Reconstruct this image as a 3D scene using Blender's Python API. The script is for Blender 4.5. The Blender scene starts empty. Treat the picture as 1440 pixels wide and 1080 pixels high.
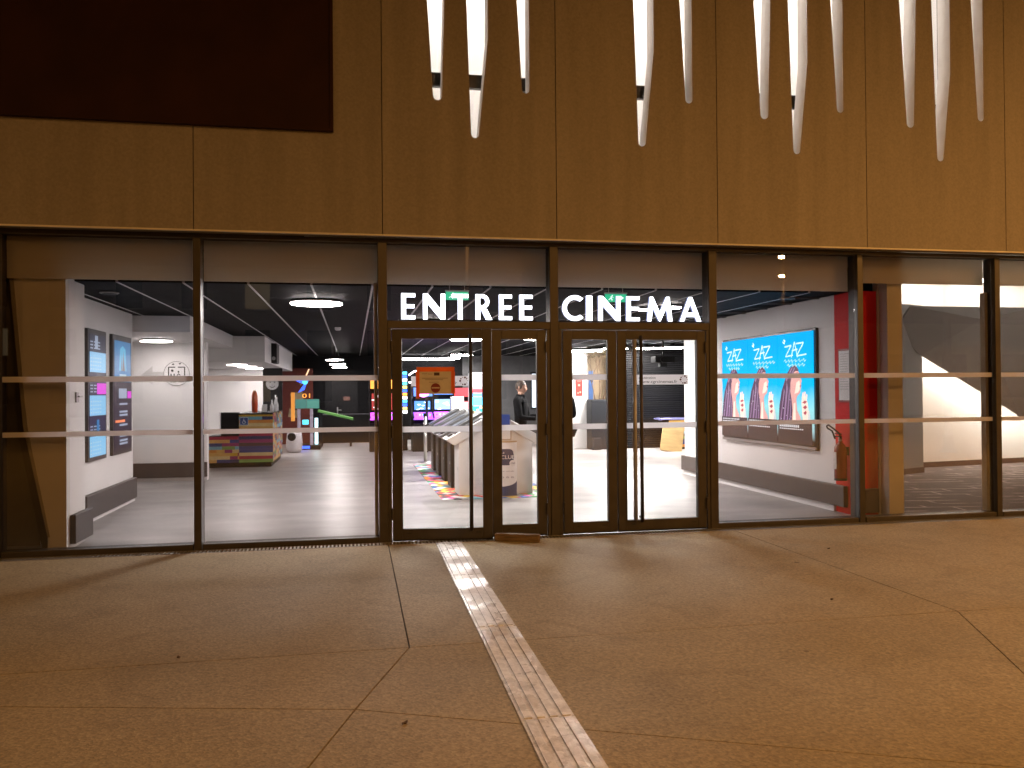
import bpy, bmesh, math, random
from mathutils import Vector, Matrix
R = math.radians
random.seed(7)
sc = bpy.context.scene
COL = sc.collection

# ------------------------------------------------------------------ camera
cam = bpy.data.cameras.new('camera'); camo = bpy.data.objects.new('camera', cam); COL.objects.link(camo)
yaw, pitch, roll = 0.1897, 0.0082, -0.0081
fw = Vector((math.sin(yaw)*math.cos(pitch), math.cos(yaw)*math.cos(pitch), math.sin(pitch)))
r0 = Vector((math.cos(yaw), -math.sin(yaw), 0)); u0 = r0.cross(fw)
rt = math.cos(roll)*r0 + math.sin(roll)*u0; up = -math.sin(roll)*r0 + math.cos(roll)*u0
mw = Matrix((rt, up, -fw)).transposed().to_4x4(); mw.translation = Vector((0, -8.397, 1.5))
camo.matrix_world = mw
cam.sensor_width = 36; cam.lens = 36*1164.45/1440; cam.clip_start = 0.05; cam.clip_end = 500
sc.camera = camo
# ------------------------------------------------------------------ night sky
w = bpy.data.worlds.new('World'); sc.world = w; w.use_nodes = True
wn = w.node_tree; bg = wn.nodes['Background']
sky = wn.nodes.new('ShaderNodeTexSky'); sky.sky_type = 'NISHITA'; sky.sun_disc = False
sky.sun_elevation = R(-4); sky.sun_rotation = R(120)
wn.links.new(sky.outputs[0], bg.inputs[0]); bg.inputs[1].default_value = 0.05
# ------------------------------------------------------------------ view
sc.view_settings.view_transform = 'Standard'; sc.view_settings.look = 'None'
sc.view_settings.exposure = 0; sc.view_settings.gamma = 1; sc.view_settings.use_curve_mapping = False
sc.render.engine = 'CYCLES'
sc.cycles.use_denoising = True
sc.cycles.max_bounces = 7; sc.cycles.diffuse_bounces = 4; sc.cycles.glossy_bounces = 3
sc.cycles.transmission_bounces = 4; sc.cycles.transparent_max_bounces = 24
sc.cycles.sample_clamp_indirect = 6; sc.cycles.caustics_reflective = False; sc.cycles.caustics_refractive = False

LAMP = 165.0          # radiance of the indoor ceiling discs
STREET = (1.0, 0.46, 0.115)
STREET_W = 1980.0

# ------------------------------------------------------------------ materials
def new_mat(name):
    m = bpy.data.materials.new(name); m.use_nodes = True
    nt = m.node_tree; b = nt.nodes['Principled BSDF']
    return m, nt, b
MATS = {}
def mat(name, rgb, rough=.6, var=.12, scale=6., bump=0., metal=0., spec=.5, detail=4., bscale=None, stretch=None):
    if name in MATS: return MATS[name]
    m, nt, b = new_mat(name); N = nt.nodes; L = nt.links
    tc = N.new('ShaderNodeTexCoord'); src = tc.outputs['Object']
    if stretch:
        mp = N.new('ShaderNodeMapping'); mp.inputs['Scale'].default_value = stretch; L.new(src, mp.inputs[0]); src = mp.outputs[0]
    nz = N.new('ShaderNodeTexNoise'); nz.inputs['Scale'].default_value = scale; nz.inputs['Detail'].default_value = detail
    L.new(src, nz.inputs['Vector'])
    cr = N.new('ShaderNodeValToRGB'); e = cr.color_ramp.elements
    e[0].position = .3; e[1].position = .7
    e[0].color = (*[c*(1-var) for c in rgb], 1); e[1].color = (*[min(1, c*(1+var)) for c in rgb], 1)
    L.new(nz.outputs['Fac'], cr.inputs[0]); L.new(cr.outputs[0], b.inputs['Base Color'])
    mr = N.new('ShaderNodeMapRange'); mr.inputs[3].default_value = max(.02, rough-.08); mr.inputs[4].default_value = min(1, rough+.08)
    L.new(nz.outputs['Fac'], mr.inputs[0]); L.new(mr.outputs[0], b.inputs['Roughness'])
    b.inputs['Metallic'].default_value = metal; b.inputs['Specular IOR Level'].default_value = spec
    if bump:
        n2 = N.new('ShaderNodeTexNoise'); n2.inputs['Scale'].default_value = bscale or scale*12; n2.inputs['Detail'].default_value = 6
        L.new(tc.outputs['Object'], n2.inputs['Vector'])
        bp = N.new('ShaderNodeBump'); bp.inputs['Strength'].default_value = bump; bp.inputs['Distance'].default_value = .01
        L.new(n2.outputs['Fac'], bp.inputs['Height']); L.new(bp.outputs[0], b.inputs['Normal'])
    MATS[name] = m; return m
def emit(name, rgb, s):
    if name in MATS: return MATS[name]
    m, nt, b = new_mat(name)
    b.inputs['Base Color'].default_value = (*[c*.5 for c in rgb], 1); b.inputs['Roughness'].default_value = .3
    b.inputs['Emission Color'].default_value = (*rgb, 1); b.inputs['Emission Strength'].default_value = s
    MATS[name] = m; return m
def glass(name, tint, refl=1.0):
    m = bpy.data.materials.new(name); m.use_nodes = True; nt = m.node_tree; N = nt.nodes; L = nt.links
    N.remove(N['Principled BSDF']); out = N['Material Output']
    t = N.new('ShaderNodeBsdfTransparent'); t.inputs[0].default_value = (*tint, 1)
    g = N.new('ShaderNodeBsdfGlossy'); g.inputs['Roughness'].default_value = 0.0; g.inputs[0].default_value = (.95, .97, 1, 1)
    lw = N.new('ShaderNodeLayerWeight'); lw.inputs[0].default_value = .5
    p = N.new('ShaderNodeMath'); p.operation = 'POWER'; p.inputs[1].default_value = 5; L.new(lw.outputs['Facing'], p.inputs[0])
    ma = N.new('ShaderNodeMath'); ma.operation = 'MULTIPLY_ADD'; ma.inputs[1].default_value = .9*refl; ma.inputs[2].default_value = .045*refl
    L.new(p.outputs[0], ma.inputs[0])
    mx = N.new('ShaderNodeMixShader'); L.new(ma.outputs[0], mx.inputs[0]); L.new(t.outputs[0], mx.inputs[1]); L.new(g.outputs[0], mx.inputs[2])
    L.new(mx.outputs[0], out.inputs[0]); MATS[name] = m; return m
def ground_mat():
    m, nt, b = new_mat('concrete_ground'); N = nt.nodes; L = nt.links
    tc = N.new('ShaderNodeTexCoord')
    big = N.new('ShaderNodeTexNoise'); big.inputs['Scale'].default_value = .8; big.inputs['Detail'].default_value = 5
    mid = N.new('ShaderNodeTexNoise'); mid.inputs['Scale'].default_value = 38; mid.inputs['Detail'].default_value = 8; mid.inputs['Roughness'].default_value = .65
    vo = N.new('ShaderNodeTexVoronoi'); vo.inputs['Scale'].default_value = 75
    for n in (big, mid, vo): L.new(tc.outputs['Object'], n.inputs['Vector'])
    r1 = N.new('ShaderNodeValToRGB'); e = r1.color_ramp.elements; e[0].position = .3; e[1].position = .72
    e[0].color = (.31, .26, .155, 1); e[1].color = (.385, .32, .195, 1); L.new(big.outputs[0], r1.inputs[0])
    r2 = N.new('ShaderNodeValToRGB'); e = r2.color_ramp.elements; e[0].position = .36; e[1].position = .66
    e[0].color = (.74, .73, .72, 1); e[1].color = (1.1, 1.09, 1.08, 1); L.new(mid.outputs[0], r2.inputs[0])
    r3 = N.new('ShaderNodeValToRGB'); e = r3.color_ramp.elements; e[0].position = 0; e[1].position = 1
    e[0].color = (.55, .54, .53, 1); e[1].color = (1.35, 1.33, 1.3, 1)
    sp = N.new('ShaderNodeSeparateColor'); L.new(vo.outputs['Color'], sp.inputs[0]); L.new(sp.outputs[0], r3.inputs[0])
    m1 = N.new('ShaderNodeMixRGB'); m1.blend_type = 'MULTIPLY'; m1.inputs[0].default_value = 1; L.new(r1.outputs[0], m1.inputs[1]); L.new(r2.outputs[0], m1.inputs[2])
    m2 = N.new('ShaderNodeMixRGB'); m2.blend_type = 'MULTIPLY'; m2.inputs[0].default_value = .42; L.new(m1.outputs[0], m2.inputs[1]); L.new(r3.outputs[0], m2.inputs[2])
    gum = N.new('ShaderNodeTexVoronoi'); gum.inputs['Scale'].default_value = 1.15; L.new(tc.outputs['Object'], gum.inputs['Vector'])
    gr = N.new('ShaderNodeValToRGB'); e = gr.color_ramp.elements; e[0].position = .016; e[1].position = .03; e[0].color = (.32,.3,.28,1); e[1].color = (1,1,1,1); L.new(gum.outputs['Distance'], gr.inputs[0])
    st = N.new('ShaderNodeTexNoise'); st.inputs['Scale'].default_value = 2.2; st.inputs['Detail'].default_value = 7; st.inputs['Distortion'].default_value = 1.2; L.new(tc.outputs['Object'], st.inputs['Vector'])
    sr = N.new('ShaderNodeValToRGB'); e = sr.color_ramp.elements; e[0].position = .30; e[1].position = .50; e[0].color = (.85,.84,.83,1); e[1].color = (1,1,1,1); L.new(st.outputs[0], sr.inputs[0])
    m3 = N.new('ShaderNodeMixRGB'); m3.blend_type = 'MULTIPLY'; m3.inputs[0].default_value = 1; L.new(m2.outputs[0], m3.inputs[1]); L.new(gr.outputs[0], m3.inputs[2])
    m4 = N.new('ShaderNodeMixRGB'); m4.blend_type = 'MULTIPLY'; m4.inputs[0].default_value = 1; L.new(m3.outputs[0], m4.inputs[1]); L.new(sr.outputs[0], m4.inputs[2])
    L.new(m4.outputs[0], b.inputs['Base Color']); b.inputs['Roughness'].default_value = .75
    ad = N.new('ShaderNodeMath'); ad.operation = 'ADD'; L.new(mid.outputs[0], ad.inputs[0]); L.new(vo.outputs['Distance'], ad.inputs[1])
    bp = N.new('ShaderNodeBump'); bp.inputs['Strength'].default_value = .32; bp.inputs['Distance'].default_value = .006
    L.new(ad.outputs[0], bp.inputs['Height']); L.new(bp.outputs[0], b.inputs['Normal'])
    MATS['ground'] = m; return m
def cladding_mat():
    m, nt, b = new_mat('cladding_concrete'); N = nt.nodes; L = nt.links
    tc = N.new('ShaderNodeTexCoord'); mp = N.new('ShaderNodeMapping'); mp.inputs['Scale'].default_value = (3.2, 3.2, .22)
    L.new(tc.outputs['Object'], mp.inputs[0])
    st = N.new('ShaderNodeTexNoise'); st.inputs['Scale'].default_value = 1.6; st.inputs['Detail'].default_value = 5; L.new(mp.outputs[0], st.inputs['Vector'])
    fi = N.new('ShaderNodeTexNoise'); fi.inputs['Scale'].default_value = 45; fi.inputs['Detail'].default_value = 7; L.new(tc.outputs['Object'], fi.inputs['Vector'])
    r1 = N.new('ShaderNodeValToRGB'); e = r1.color_ramp.elements; e[0].position = .33; e[1].position = .68
    e[0].color = (.215, .19, .165, 1); e[1].color = (.262, .234, .205, 1); L.new(st.outputs[0], r1.inputs[0])
    r2 = N.new('ShaderNodeValToRGB'); e = r2.color_ramp.elements; e[0].position = .3; e[1].position = .7
    e[0].color = (.86, .86, .86, 1); e[1].color = (1.06, 1.06, 1.06, 1); L.new(fi.outputs[0], r2.inputs[0])
    m1 = N.new('ShaderNodeMixRGB'); m1.blend_type = 'MULTIPLY'; m1.inputs[0].default_value = 1; L.new(r1.outputs[0], m1.inputs[1]); L.new(r2.outputs[0], m1.inputs[2])
    oi = N.new('ShaderNodeObjectInfo'); mr = N.new('ShaderNodeMapRange'); mr.inputs[3].default_value = .90; mr.inputs[4].default_value = 1.08; L.new(oi.outputs['Random'], mr.inputs[0])
    vm = N.new('ShaderNodeVectorMath'); vm.operation = 'SCALE'; L.new(m1.outputs[0], vm.inputs[0]); L.new(mr.outputs[0], vm.inputs['Scale'])
    L.new(vm.outputs[0], b.inputs['Base Color']); b.inputs['Roughness'].default_value = .7
    bp = N.new('ShaderNodeBump'); bp.inputs['Strength'].default_value = .2; bp.inputs['Distance'].default_value = .005
    L.new(fi.outputs[0], bp.inputs['Height']); L.new(bp.outputs[0], b.inputs['Normal'])
    MATS['clad'] = m; return m
def mosaic_mat(name, scale, bright=.55):
    m, nt, b = new_mat(name); N = nt.nodes; L = nt.links
    tc = N.new('ShaderNodeTexCoord'); mp = N.new('ShaderNodeMapping'); mp.inputs['Scale'].default_value = (scale, scale*.62, scale); mp.inputs['Rotation'].default_value = (0, 0, R(45))
    L.new(tc.outputs['Object'], mp.inputs[0])
    vo = N.new('ShaderNodeTexVoronoi'); vo.inputs['Randomness'].default_value = 0.; vo.inputs['Scale'].default_value = 1; vo.distance = 'CHEBYCHEV'
    L.new(mp.outputs[0], vo.inputs['Vector'])
    wn_ = N.new('ShaderNodeTexWhiteNoise'); L.new(vo.outputs['Position'], wn_.inputs['Vector'])
    cr = N.new('ShaderNodeValToRGB'); cr.color_ramp.interpolation = 'CONSTANT'
    cols = [(.55,.06,.05), (.75,.5,.06), (.08,.35,.12), (.06,.13,.4), (.7,.7,.68), (.06,.06,.07), (.7,.25,.05), (.2,.45,.55), (.6,.1,.3), (.4,.4,.4)]
    for i, c in enumerate(cols):
        e = cr.color_ramp.elements[i] if i < 2 else cr.color_ramp.elements.new(i/len(cols))
        e.position = i/len(cols); e.color = (*c, 1)
    L.new(wn_.outputs['Value'], cr.inputs[0]); L.new(cr.outputs[0], b.inputs['Base Color']); b.inputs['Roughness'].default_value = .7
    MATS[name] = m; return m
def carpet_mat():
    m, nt, b = new_mat('patterned_carpet'); N = nt.nodes; L = nt.links
    tc = N.new('ShaderNodeTexCoord'); br = N.new('ShaderNodeTexBrick')
    mp = N.new('ShaderNodeMapping'); mp.inputs['Rotation'].default_value = (0, 0, R(8)); L.new(tc.outputs['Object'], mp.inputs[0]); L.new(mp.outputs[0], br.inputs['Vector'])
    br.inputs['Scale'].default_value = 1; br.inputs['Brick Width'].default_value = .9; br.inputs['Row Height'].default_value = .30
    br.inputs['Mortar Size'].default_value = .02; br.offset = .37
    br.inputs['Color1'].default_value = (.075,.062,.062,1); br.inputs['Color2'].default_value = (.095,.078,.075,1); br.inputs['Mortar'].default_value = (.42,.38,.35,1)
    wv = N.new('ShaderNodeTexNoise'); wv.inputs['Scale'].default_value = 1.9; L.new(tc.outputs['Object'], wv.inputs['Vector'])
    cr = N.new('ShaderNodeValToRGB'); cr.color_ramp.elements[0].position = .47; cr.color_ramp.elements[1].position = .56; L.new(wv.outputs[0], cr.inputs[0])
    mx = N.new('ShaderNodeMixRGB'); mx.inputs[1].default_value = (.082,.068,.067,1); L.new(br.outputs['Color'], mx.inputs[2]); L.new(cr.outputs[0], mx.inputs[0])
    L.new(mx.outputs[0], b.inputs['Base Color']); b.inputs['Roughness'].default_value = .95
    MATS['carpet'] = m; return m

WHITE = mat('white_paint', (.78, .77, .76), .55, .03, 2)
BLACKC = mat('black_tile', (.0045, .0045, .005), .7, .2, 3, spec=.06)
RAILW = mat('pale_rail', (.72, .7, .7), .5, .05, 5)
BRONZE = mat('bronze_aluminium', (.044, .037, .030), .45, .15, 8, .05, .4)
SEAL = mat('black_seal', (.012, .011, .010), .6, .2, 8)
STEEL = mat('brushed_steel', (.5, .49, .47), .32, .08, 20, 0, 1.0)
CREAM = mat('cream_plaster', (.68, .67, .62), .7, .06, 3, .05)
SPAN = None
DARKW = mat('dark_laminate', (.055, .047, .045), .45, .15, 5)
RED = mat('red_panel', (.68, .010, .010), .6, .06, 3, spec=.2)
REDGL = mat('red_gloss', (.24, .008, .008), .25, .05, 3)
BLK = mat('black_plastic', (.008, .008, .0085), .5, .2, 6, spec=.25)
BLKWALL = mat('black_wall', (.005, .005, .006), .6, .25, 2, spec=.12)
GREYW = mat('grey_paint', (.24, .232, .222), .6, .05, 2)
FLOORM = mat('polished_concrete', (.31, .295, .29), .36, .34, 1.3, .05, detail=10, bscale=5, stretch=(.8, 1.7, 1))
FLOORM.node_tree.nodes['Principled BSDF'].inputs['Specular IOR Level'].default_value = .45
GM = ground_mat(); CM = cladding_mat(); CARPET = carpet_mat(); MOSAIC = mosaic_mat('diamond_mosaic', 9)
GCLEAR = glass('clear_glass', (.97, .975, .97), 1.1)
GTINT = glass('tinted_glass', (.765, .75, .75), 1.15)
LIT2 = emit('soft_diffuser', (1, .935, .905), LAMP*.36)
LIT = emit('lamp_diffuser', (1, .935, .905), LAMP)
def film_mat(nm, tv, fac):
    m = bpy.data.materials.new(nm); m.use_nodes = True; nt = m.node_tree; N = nt.nodes; L = nt.links; b = N['Principled BSDF']
    b.inputs['Base Color'].default_value = (.7, .68, .7, 1); b.inputs['Roughness'].default_value = .6
    tr = N.new('ShaderNodeBsdfTranslucent'); tr.inputs[0].default_value = (tv, tv*.985, tv, 1)
    mx = N.new('ShaderNodeMixShader'); mx.inputs[0].default_value = fac; L.new(b.outputs[0], mx.inputs[1]); L.new(tr.outputs[0], mx.inputs[2])
    L.new(mx.outputs[0], N['Material Output'].inputs[0]); MATS[nm] = m; return m
FILM = film_mat('frosted_film', .8, .72); FILM2 = film_mat('white_film', .97, .9)
def blind_mat():
    m, nt, b = new_mat('roller_blind'); N = nt.nodes; L = nt.links
    b.inputs['Base Color'].default_value = (.82, .82, .80, 1); b.inputs['Roughness'].default_value = .85
    tr = N.new('ShaderNodeBsdfTranslucent'); tr.inputs[0].default_value = (.95, .93, .84, 1)
    mx = N.new('ShaderNodeMixShader'); mx.inputs[0].default_value = .55; L.new(b.outputs[0], mx.inputs[1]); L.new(tr.outputs[0], mx.inputs[2])
    L.new(mx.outputs[0], N['Material Output'].inputs[0]); return m
SPAN = blind_mat()

# ------------------------------------------------------------------ mesh helpers
WORLD0 = set()
class MB:
    def __init__(s): s.v = []; s.f = []
    def add(s, vs, fs):
        o = len(s.v); s.v += [tuple(v) for v in vs]; s.f += [tuple(i+o for i in f) for f in fs]; return s
    def box(s, x0, x1, y0, y1, z0, z1):
        v = [(x,y,z) for z in (z0,z1) for y in (y0,y1) for x in (x0,x1)]
        return s.add(v, [(0,2,3,1),(4,5,7,6),(0,1,5,4),(2,6,7,3),(0,4,6,2),(1,3,7,5)])
    def obox(s, c, ax, ay, az, hx, hy, hz):
        c = Vector(c); v = [c+ax*hx*i+ay*hy*j+az*hz*k for k in (-1,1) for j in (-1,1) for i in (-1,1)]
        return s.add(v, [(0,2,3,1),(4,5,7,6),(0,1,5,4),(2,6,7,3),(0,4,6,2),(1,3,7,5)])
    def prism(s, poly, fn, a, b):
        n = len(poly)
        v = [fn(p[0], p[1], a) for p in poly] + [fn(p[0], p[1], b) for p in poly]
        return s.add(v, [tuple(range(n)), tuple(range(2*n-1, n-1, -1))] + [(i, i+n, (i+1)%n+n, (i+1)%n) for i in range(n)])
    def poly(s, pts): return s.add(pts, [tuple(range(len(pts)))])
    def cyl(s, c, r, h, n=20, axis='z', r2=None):
        r2 = r if r2 is None else r2; vs = []
        for k, rr in ((0, r), (1, r2)):
            for i in range(n):
                a = 2*math.pi*i/n; p, q = rr*math.cos(a), rr*math.sin(a)
                d = (p, q, k*h) if axis == 'z' else ((p, k*h, q) if axis == 'y' else (k*h, p, q))
                vs.append((c[0]+d[0], c[1]+d[1], c[2]+d[2]))
        return s.add(vs, [tuple(range(n)), tuple(range(2*n-1, n-1, -1))] + [(i, i+n, (i+1)%n+n, (i+1)%n) for i in range(n)])
    def lathe(s, c, prof, n=20):
        vs = []
        for r, z in prof:
            for i in range(n): a = 2*math.pi*i/n; vs.append((c[0]+r*math.cos(a), c[1]+r*math.sin(a), c[2]+z))
        fs = [(j*n+i, j*n+(i+1)%n, (j+1)*n+(i+1)%n, (j+1)*n+i) for j in range(len(prof)-1) for i in range(n)]
        fs += [tuple(range(n-1, -1, -1)), tuple((len(prof)-1)*n+i for i in range(n))]
        return s.add(vs, fs)
    def tube(s, pts, rad, n=8):
        pts = [Vector(p) for p in pts]; rs = rad if isinstance(rad, (list, tuple)) else [rad]*len(pts)
        vs = []
        for i, p in enumerate(pts):
            d = (pts[min(i+1, len(pts)-1)] - pts[max(i-1, 0)]).normalized()
            a = d.orthogonal().normalized() if i == 0 else (a - d*a.dot(d)).normalized()
            b = d.cross(a)
            for k in range(n): t = 2*math.pi*k/n; vs.append(p + a*math.cos(t)*rs[i] + b*math.sin(t)*rs[i])
        fs = [(j*n+k, j*n+(k+1)%n, (j+1)*n+(k+1)%n, (j+1)*n+k) for j in range(len(pts)-1) for k in range(n)]
        fs += [tuple(range(n-1, -1, -1)), tuple((len(pts)-1)*n+k for k in range(n))]
        return s.add(vs, fs)
    def build(s, name, m, parent=None, bevel=0, smooth=False, local=True):
        me = bpy.data.meshes.new(name); me.from_pydata(s.v, [], s.f); me.materials.append(m)
        bm = bmesh.new(); bm.from_mesh(me); bmesh.ops.recalc_face_normals(bm, faces=bm.faces); bm.to_mesh(me); bm.free()
        if smooth:
            for p in me.polygons: p.use_smooth = True
        o = bpy.data.objects.new(name, me); COL.objects.link(o)
        if parent is not None:
            o.parent = parent
            if not local:
                if parent.name not in WORLD0: o.matrix_parent_inverse = Matrix.Translation(-absloc(parent))
                WORLD0.add(o.name)
        if bevel:
            bv = o.modifiers.new('bevel', 'BEVEL'); bv.width = bevel; bv.segments = 2; bv.limit_method = 'ANGLE'
        return o
def absloc(o):
    v = Vector((0, 0, 0))
    while o is not None:
        if o.parent is None: v += o.location
        o = o.parent
    return v
def B(name, m, dims, parent=None, bevel=0, local=True):
    return MB().box(*dims).build(name, m, parent, bevel, False, local)
def thing(name, label, cat, loc=(0,0,0), rz=0, group=None):
    o = bpy.data.objects.new(name, None); COL.objects.link(o); o.location = loc; o.rotation_euler = (0, 0, rz)
    o.empty_display_size = .1; o['label'] = label; o['category'] = cat
    if group: o['group'] = group
    return o
def tag(o, label, cat, group=None):
    o['label'] = label; o['category'] = cat
    if group: o['group'] = group
    return o
def struct(o, kind='structure'): o['kind'] = kind; return o
XZ = lambda a, b, c: (a, c, b)      # polygon in x/z, thickness along y
XY = lambda a, b, c: (a, b, c)
YZ = lambda a, b, c: (c, a, b)
def text_mesh(body, size, depth=.002, align='LEFT'):
    cu = bpy.data.curves.new('txt', 'FONT'); cu.body = body; cu.size = size; cu.extrude = depth; cu.align_x = align; cu.resolution_u = 3
    ob = bpy.data.objects.new('txt', cu); COL.objects.link(ob)
    bpy.context.view_layer.update()
    me = bpy.data.meshes.new_from_object(ob.evaluated_get(bpy.context.evaluated_depsgraph_get()))
    bpy.data.objects.remove(ob); bpy.data.curves.remove(cu); return me
def text(name, body, size, m, parent, org, U=Vector((1,0,0)), V=Vector((0,0,1)), align='LEFT', width=None, depth=.002):
    me = text_mesh(body, size, depth, align); N = Vector(U).cross(Vector(V))
    xs = [v.co.x for v in me.vertices]; k = 1
    if width and xs: k = width/(max(xs)-min(xs))
    for v in me.vertices: v.co = Vector(org) + U*v.co.x*k + V*v.co.y + N*v.co.z
    me.materials.clear(); me.materials.append(m)
    o = bpy.data.objects.new(name, me); COL.objects.link(o); o.parent = parent; return o
class Face:      # flat print on a plane: origin, right, up
    def __init__(s, parent, org, U, V, step=.0015):
        s.p = parent; s.o = Vector(org); s.U = Vector(U); s.V = Vector(V); s.N = s.U.cross(s.V); s.k = step; s.step = step
    def poly(s, name, pts, m):
        s.k += s.step
        mb = MB().poly([s.o + s.U*a + s.V*b + s.N*s.k for a, b in pts])
        return mb.build(name, m, s.p)
    def rect(s, name, a0, a1, b0, b1, m): return s.poly(name, [(a0,b0),(a1,b0),(a1,b1),(a0,b1)], m)
    def multi(s, name, polys, m):
        s.k += s.step; mb = MB()
        for pts in polys: mb.poly([s.o + s.U*a + s.V*b + s.N*s.k for a, b in pts])
        return mb.build(name, m, s.p)
    def text(s, name, body, size, m, a, b, width=None, align='LEFT'):
        s.k += s.step
        return text(name, body, size, m, s.p, s.o + s.U*a + s.V*b + s.N*s.k, s.U, s.V, align, width, .0004)
def circ(ca, cb, r, n=20, a0=0, a1=360, rb=None):
    return [(ca + r*math.cos(R(a0+(a1-a0)*i/n)), cb + (rb or r)*math.sin(R(a0+(a1-a0)*i/n))) for i in range(n if a1-a0 == 360 else n+1)]
def stroke(pts, wd):      # polyline to quads
    out = []
    for (a, b), (c, d) in zip(pts, pts[1:]):
        l = math.hypot(c-a, d-b) or 1; nx, ny = -(d-b)/l*wd/2, (c-a)/l*wd/2
        out.append([(a+nx,b+ny),(a-nx,b-ny),(c-nx,d-ny),(c+nx,d+ny)])
    return out

S = 1.7602; X0 = 2.0548
MX = lambda i: X0 + S*(i-2)          # mullion / cladding seam positions, i=0 is the one left of the glazed lobby
# =================================================================== GROUND
gb = MB(); gb.box(-90, 90, -90, -.20, -.5, -.014)
ground = struct(gb.build('ground', mat('joint_dirt', (.05, .042, .034), .9, .3, 20)))
GX = .005
slabs = [
 [(-90,-.20),(.33,-.20),(.315,-3.50),(-90,-3.62)],
 [(.33,-.20),(3.96,-.20),(3.965,-3.50),(.315,-3.50)],
 [(3.96,-.20),(90,-.20),(90,-3.52),(3.965,-3.50)],
 [(-90,-3.62),(.315,-3.50),(0.,-4.40),(-1.7,-4.0),(-90,-3.95)],
 [(.315,-3.50),(3.965,-3.50),(2.93,-5.72),(0.,-4.40)],
 [(3.965,-3.50),(90,-3.52),(90,-5.9),(2.93,-5.72)],
 [(-90,-3.95),(-1.7,-4.0),(0.,-4.40),(-1.1,-7.8),(-90,-7.9)],
 [(0.,-4.40),(2.93,-5.72),(3.1,-7.8),(-1.1,-7.8)],
 [(2.93,-5.72),(90,-5.9),(90,-7.9),(3.1,-7.8)],
 [(-90,-7.9),(-1.1,-7.8),(-1.1,-90),(-90,-90)],
 [(-1.1,-7.8),(3.1,-7.8),(3.1,-90),(-1.1,-90)],
 [(3.1,-7.8),(90,-7.9),(90,-90),(3.1,-90)],
]
def inset(poly, d):
    n = len(poly); out = []
    for i in range(n):
        p0, p1, p2 = Vector(poly[i-1]), Vector(poly[i]), Vector(poly[(i+1)%n])
        e1, e2 = (p1-p0).normalized(), (p2-p1).normalized()
        n1, n2 = Vector((-e1.y, e1.x)), Vector((-e2.y, e2.x))
        k = (n1+n2); k = k/max(.3, k.dot(n1))
        out.append(tuple(p1 + k*d))
    return out
for p in slabs:
    a = sum(p[i-1][0]*p[i][1]-p[i][0]*p[i-1][1] for i in range(len(p)))
    if a < 0: p = p[::-1]
    MB().prism(inset(p, .0045), XY, -.05, 0).build('slab', GM, ground)

# =================================================================== UPPER FACADE
YW, YB = -.19, .01
ZB, ZT = 3.047, 7.0
REVEAL = mat('white_reveal', (.74, .73, .71), .6, .05, 6)
def slit(x, spec):
    """notch cut from the top edge: left/right x at the top, knee, bottom"""
    l0, r0_, kz, rk, lb, rb, zb = spec
    rr = (rb-lb)/2; cx = (lb+rb)/2
    pts = [(x+l0, ZT)] + [(x+l0, 5.95)]
    pts += [(x+cx+rr*math.cos(R(a)), zb+rr+rr*math.sin(R(a))) for a in range(180, 361, 20)]
    if kz: pts += [(x+rk, kz)]
    pts += [(x+r0_, 5.95), (x+r0_, ZT)]
    return pts
S1 = (.42, .64, None, 0, .505, .595, 4.40)
S2 = (.83, 1.065, 5.05, 1.062, .885, .965, 4.04)
S3 = (1.335, 1.49, None, 0, 1.41, 1.487, 4.52)
fac = thing('upper_facade', 'pale cladding wall with tapering slits above the glazed entrance', 'wall', (2, YB, ZB))
for i in range(-3, 7):
    a, b = MX(i)+.004, MX(i+1)-.004
    sl = [] if i < 1 or i > 5 else ([S2, S3] if i == 2 else [S1, S2, S3])
    top = []
    for q in sl: top += slit(MX(i), q)
    poly = [(a, ZB), (a, ZT)] + top + [(b, ZT), (b, ZB)]
    po = MB().prism(poly, XZ, YW, YB).build('cladding_panel', CM, fac, local=False)
    po.data.materials.append(REVEAL)
    for pf in po.data.polygons:
        if abs(pf.normal.y) < .5 and MX(i)+.1 < pf.center.x < MX(i+1)-.1 and ZB+.2 < pf.center.z: pf.material_index = 1
    B('cladding_panel', CM, (a, b, YW, YB, ZT+.008, 9.0), fac, local=False)
for i in range(-3, 8):
    B('joint_strip', SEAL, (MX(i)-.03, MX(i)+.03, YB+.001, YB+.03, ZB+.02, 9.0), fac, local=False)
B('lit_edge', mat('lit_edge_tone', (.6,.56,.48), .5), (MX(-3), MX(7), YW-.012, YW+.03, ZB-.016, ZB-.002), fac, local=False)  # ground light on the panels' bottom edge, put into a pale strip
B('soffit', mat('dark_soffit', (.12,.1,.08), .7), (MX(-3), MX(7), YW+.032, -.055, ZB-.014, ZB-.003), fac, local=False)
# upper foyer behind the slits
B('foyer_wall', WHITE, (-.6, 9.6, 2.6, 2.7, 3.6, 8.9), fac, local=False)
B('foyer_floor', WHITE, (-.6, 9.6, .06, 2.6, 3.5, 3.6), fac, local=False)
B('foyer_ceiling', WHITE, (-.6, 9.6, .06, 2.6, 8.8, 8.9), fac, local=False)
for xx in (-.7, 9.6): B('foyer_wall', WHITE, (xx, xx+.1, .06, 2.6, 3.6, 8.9), fac, local=False)
uw = thing('foyer_window', 'dark framed glazing glimpsed behind the wall slits', 'window', (4, .2, 3.7))
B('transom', BRONZE, (-.5, 9.5, .13, .19, 4.66, 4.80), uw, local=False)
B('pane', GCLEAR, (-.5, 9.5, .155, .163, 4.805, 8.7), uw, local=False)
B('pane', GCLEAR, (-.5, 9.5, .155, .163, 3.61, 4.655), uw, local=False)
for i in range(1, 6): B('mullion', BRONZE, (MX(i)+1.20, MX(i)+1.25, .13, .19, 4.805, 8.7), uw, local=False)
ut = []
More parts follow.
